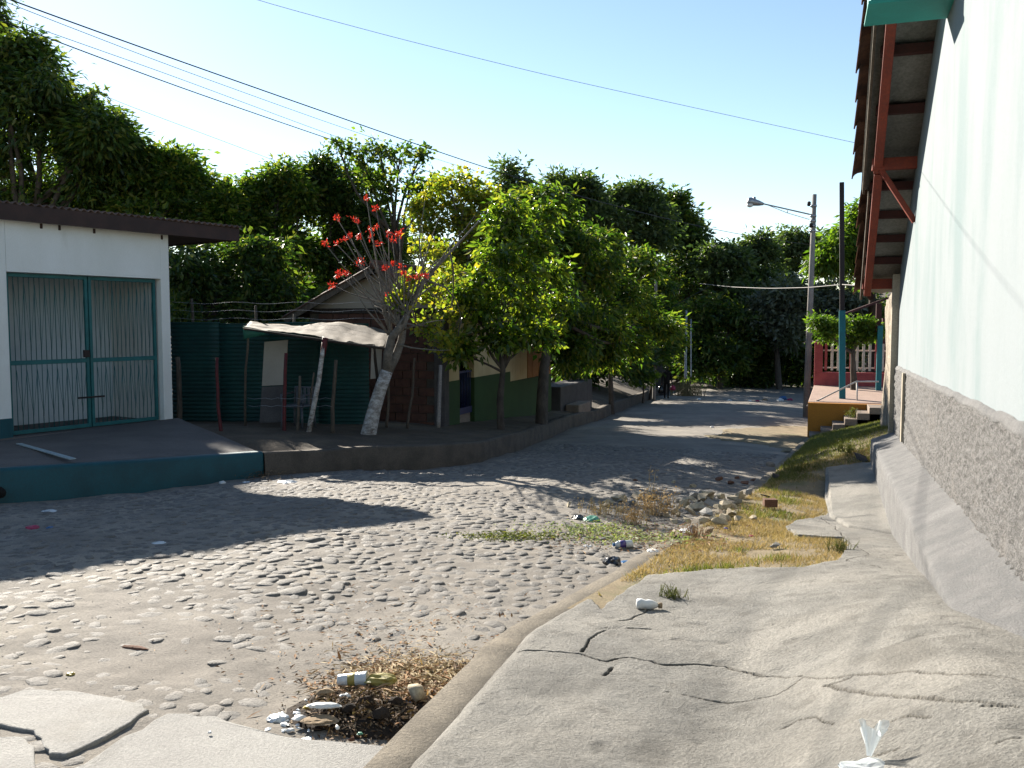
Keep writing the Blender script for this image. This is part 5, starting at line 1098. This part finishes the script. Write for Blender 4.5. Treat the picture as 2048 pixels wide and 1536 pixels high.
for r in np.linspace(0, 1, 40):
    row = []
    for a in np.linspace(0, 2*math.pi, 110):
        x = hp[0]+(rt[0]*math.cos(a)*.46+fw[0]*math.sin(a)*.33)*r; y = hp[1]+(rt[1]*math.cos(a)*.46+fw[1]*math.sin(a)*.33)*r
        row.append((x, y, hp[2]+float(heap_z(x, y))))
    rows.append(row)
HP = MB().grid(rows).build('rubbish_heap', 'humus', None, True); tag(HP, 'heap of dark rotting leaves and dirt at the kerb in the foreground', 'rubbish heap', kind='stuff')
onroad_c = lambda x, y: (x < 985-(y-1310)*.9) & (y < 1508)
zf_ = lambda P: np.where(heap_z(P[:, 0], P[:, 1]) > -.04, hp[2]+heap_z(P[:, 0], P[:, 1]), -9)
strew(2000, 745, 1430, 66, 26, .028, .011, 'litter_dark', 'leaf_litter', 'dead leaves and bits covering the foreground rubbish heap', 'leaf litter', .004, cond=onroad_c, tilt=.5, flat=1.5, zf=zf_)
strew(2400, 830, 1358, 70, 24, .055, .009, 'straw', 'straw_litter', 'dry straw and pods strewn beside the kerb above the rubbish heap', 'straw', .008, cond=onroad_c, zf=zf_)
strew(1300, 790, 1378, 80, 28, .05, .015, 'litter_leaf', 'leaf_litter', 'brown and orange dead leaves spread around the foreground heap', 'leaf litter', .008, cond=onroad_c, zf=zf_)
strew(450, 800, 1290, 170, 60, .04, .012, 'litter_leaf', 'fallen_leaves', 'scattered dry leaves on the cobbles near the kerb', 'fallen leaves', .004, cond=onroad_c)
strew(1300, 1290, 1072, 95, 16, .05, .012, 'litter_leaf', 'leaf_litter', 'reddish dry leaf litter below the rubble heap', 'leaf litter', .010)
strew(600, 520, 952, 26, 6, .06, .012, 'litter_dark', 'leaf_litter', 'clump of dead leaves at the corner of the teal kerb', 'leaf litter', .05)
# weeds
def weed(name, label, px, py, hpx, n, spread, mat, stem=.003, leafs=0, lmat=None, cat='weed', lean=.5):
    p = surf(px, py); D = pix(p)[2]; h = hpx*D/F; t = thing(name, label, cat, p); mb = MB(); tips = []
    for i in range(n):
        a = random.random()*6.28; b = p+np.array([math.cos(a)*spread*random.random(), math.sin(a)*spread*random.random()*.6, -.02]); l = h*random.uniform(.45, 1); c = random.random()*6.28
        e = b+np.array([math.cos(c)*l*lean*random.random(), math.sin(c)*l*lean*random.random(), l]); q = bent(b, e, 4, .08); mb.tube(q, taper(stem, stem*.5, 4), 3)
        tips += [lerp(q[1], q[3], random.random())+rng.normal(size=3)*h*.06 for _ in range(leafs)]
    mb.build('stems', mat, t)
    if leafs:
        C_ = np.array(tips); V, T = leaves(C_, h*.09, h*.035, rng.normal(size=C_.shape), .3); fast_mesh('leaf_mass', V, T, lmat or mat, t)['kind'] = 'stuff'
    return t
weed('dry_weed', 'tall dry straw coloured weed growing in front of the rubble', 1310, 1030, 62, 60, .28, 'straw', .003, 9, 'straw')
weed('dry_weed', 'low olive weed at the left of the dry one', 1200, 1030, 40, 50, .28, 'straw', .003, 9, 'grass_dry')
weed('dry_weed', 'spiky dry weed between the two others by the rubble', 1262, 1048, 55, 45, .2, 'straw', .003, 9, 'straw')
weed('dry_weed', 'single tall dry stalk standing above the rubble', 1304, 985, 58, 3, .02, 'straw', .005, 8, 'straw')
weed('dry_weed', 'small red brown weed at the right foot of the rubble', 1385, 1070, 30, 40, .15, 'litter_leaf', .003, 8, 'litter_leaf')
weed('weed', 'small bright green weed growing from the sidewalk crack', 1345, 1196, 34, 60, .10, 'grass_green', .003, 9, 'grass_green', lean=.9)
weed('weed', 'green weed at the far corner of the verge by the path', 1680, 1100, 30, 50, .12, 'grass_green', .003, 8, 'grass_green', lean=.8)
weed('weed', 'leafy green weed at the top of the slope beside the wall', 1700, 902, 30, 60, .3, 'grass_green', .005, 12, 'grass_green', lean=.6)
weed('weed', 'leafy green weed at the foot of the slope near the kerb', 1600, 938, 24, 60, .35, 'grass_green', .005, 12, 'grass_green', lean=.6)
weed('weed', 'green weed climbing beside the concrete steps', 1706, 850, 40, 30, .15, 'grass_green', .006, 12, 'grass_green')
weed('dry_grass_tuft', 'dry golden grass tuft on the far road beside the walking person', 1375, 792, 34, 220, 1.0, 'grass_dry', .012, 3, 'grass_dry', 'grass')
for (px, py, sx_, sy_, mt, nm, lb) in ((1190, 1060, 60, 7, 'herb_pale', 'ground_cover', 'pale green creeping herbs on the road left of the rubble'), (1020, 1075, 50, 4, 'grass_green', 'ground_cover', 'thin yellow green grass streak on the road'), (1260, 1078, 70, 6, 'herb_pale', 'ground_cover', 'pale creeping herbs below the rubble heap')):
    strew(900, px, py, sx_, sy_, .035, .018, mt, nm, lb, 'herbs', .012, 1.5, tilt=.4)
# ------------------------------------------------------------------ walking person with bags
pf = at(1333, 797, 46.5); pf[2] = float(road_h(pf[0], pf[1]))
PE = thing('person', 'person in dark clothes walking away carrying two bags on the far road', 'person', pf)
def skin_body(name, verts, edges, rad, mat, parent, root=0, sub=2):
    me = bpy.data.meshes.new(name); me.from_pydata([tuple(np.array(pf)+np.array(v)) for v in verts], edges, []); o = new_obj(name, me, mat, parent)
    m = o.modifiers.new('skin', 'SKIN'); m.use_smooth_shade = True
    for i, r in enumerate(rad): me.skin_vertices[0].data[i].radius = (r, r) if np.isscalar(r) else r
    for i in range(len(verts)): me.skin_vertices[0].data[i].use_root = (i == root)
    s = o.modifiers.new('sub', 'SUBSURF'); s.levels = sub; s.render_levels = sub
    return o
bv = [(0, 0, .92), (0, 0, 1.15), (0, .01, 1.36), (0, .02, 1.45), (0, .03, 1.55), (0, .03, 1.64),
      (-.19, .01, 1.36), (-.24, .0, 1.10), (-.26, -.05, .86), (-.26, -.07, .78), (.19, .01, 1.36), (.24, .02, 1.10), (.27, .06, .86), (.27, .08, .78),
      (-.10, 0, .86), (-.11, .10, .50), (-.11, .06, .10), (-.11, .20, .04), (.10, 0, .86), (.11, -.06, .50), (.11, -.22, .14), (.11, -.14, .04)]
be = [(0, 1), (1, 2), (2, 3), (3, 4), (4, 5), (2, 6), (6, 7), (7, 8), (8, 9), (2, 10), (10, 11), (11, 12), (12, 13), (0, 14), (14, 15), (15, 16), (16, 17), (0, 18), (18, 19), (19, 20), (20, 21)]
br_ = [(.16, .12), (.15, .11), (.17, .11), .055, .09, .08, .065, .05, .038, .035, .065, .05, .038, .035, .09, .065, .045, .04, .09, .065, .045, .04]
skin_body('body', bv, be, br_, 'cloth_dark', PE)
MB().lathe([(.02, -.13), (.075, -.09), (.095, 0), (.08, .08), (.02, .125)], pf+np.array([0, .03, 1.60]), 14).build('head', 'hair', PE, True)
MB().lathe([(.02, -.05), (.042, -.02), (.03, .04)], pf+np.array([-.26, -.07, .76]), 8).build('hand', 'skin', PE, True); MB().lathe([(.02, -.05), (.042, -.02), (.03, .04)], pf+np.array([.27, .08, .76]), 8).build('hand', 'skin', PE, True)
for sx_, col_, lb, hh, oy in ((-.30, 'black_plastic', 'bulging black bag held in the walking person left hand', .46, -.07), (.31, 'pink_plastic', 'small pink bag held in the walking person right hand', .30, .08)):
    b0 = pf+np.array([sx_, oy, .74-hh]); t = thing('carried_bag', lb, 'bag', b0)
    MB().lathe([(.03, 0), (.13, .03), (.16, hh*.35), (.12, hh*.75), (.03, hh*.95)], b0, 12).build('sack', col_, t, True)
    MB().tube([b0+np.array([0, 0, hh*.9]), b0+np.array([0, 0, hh+.02])], .02, 6).build('grip', col_, t, True)
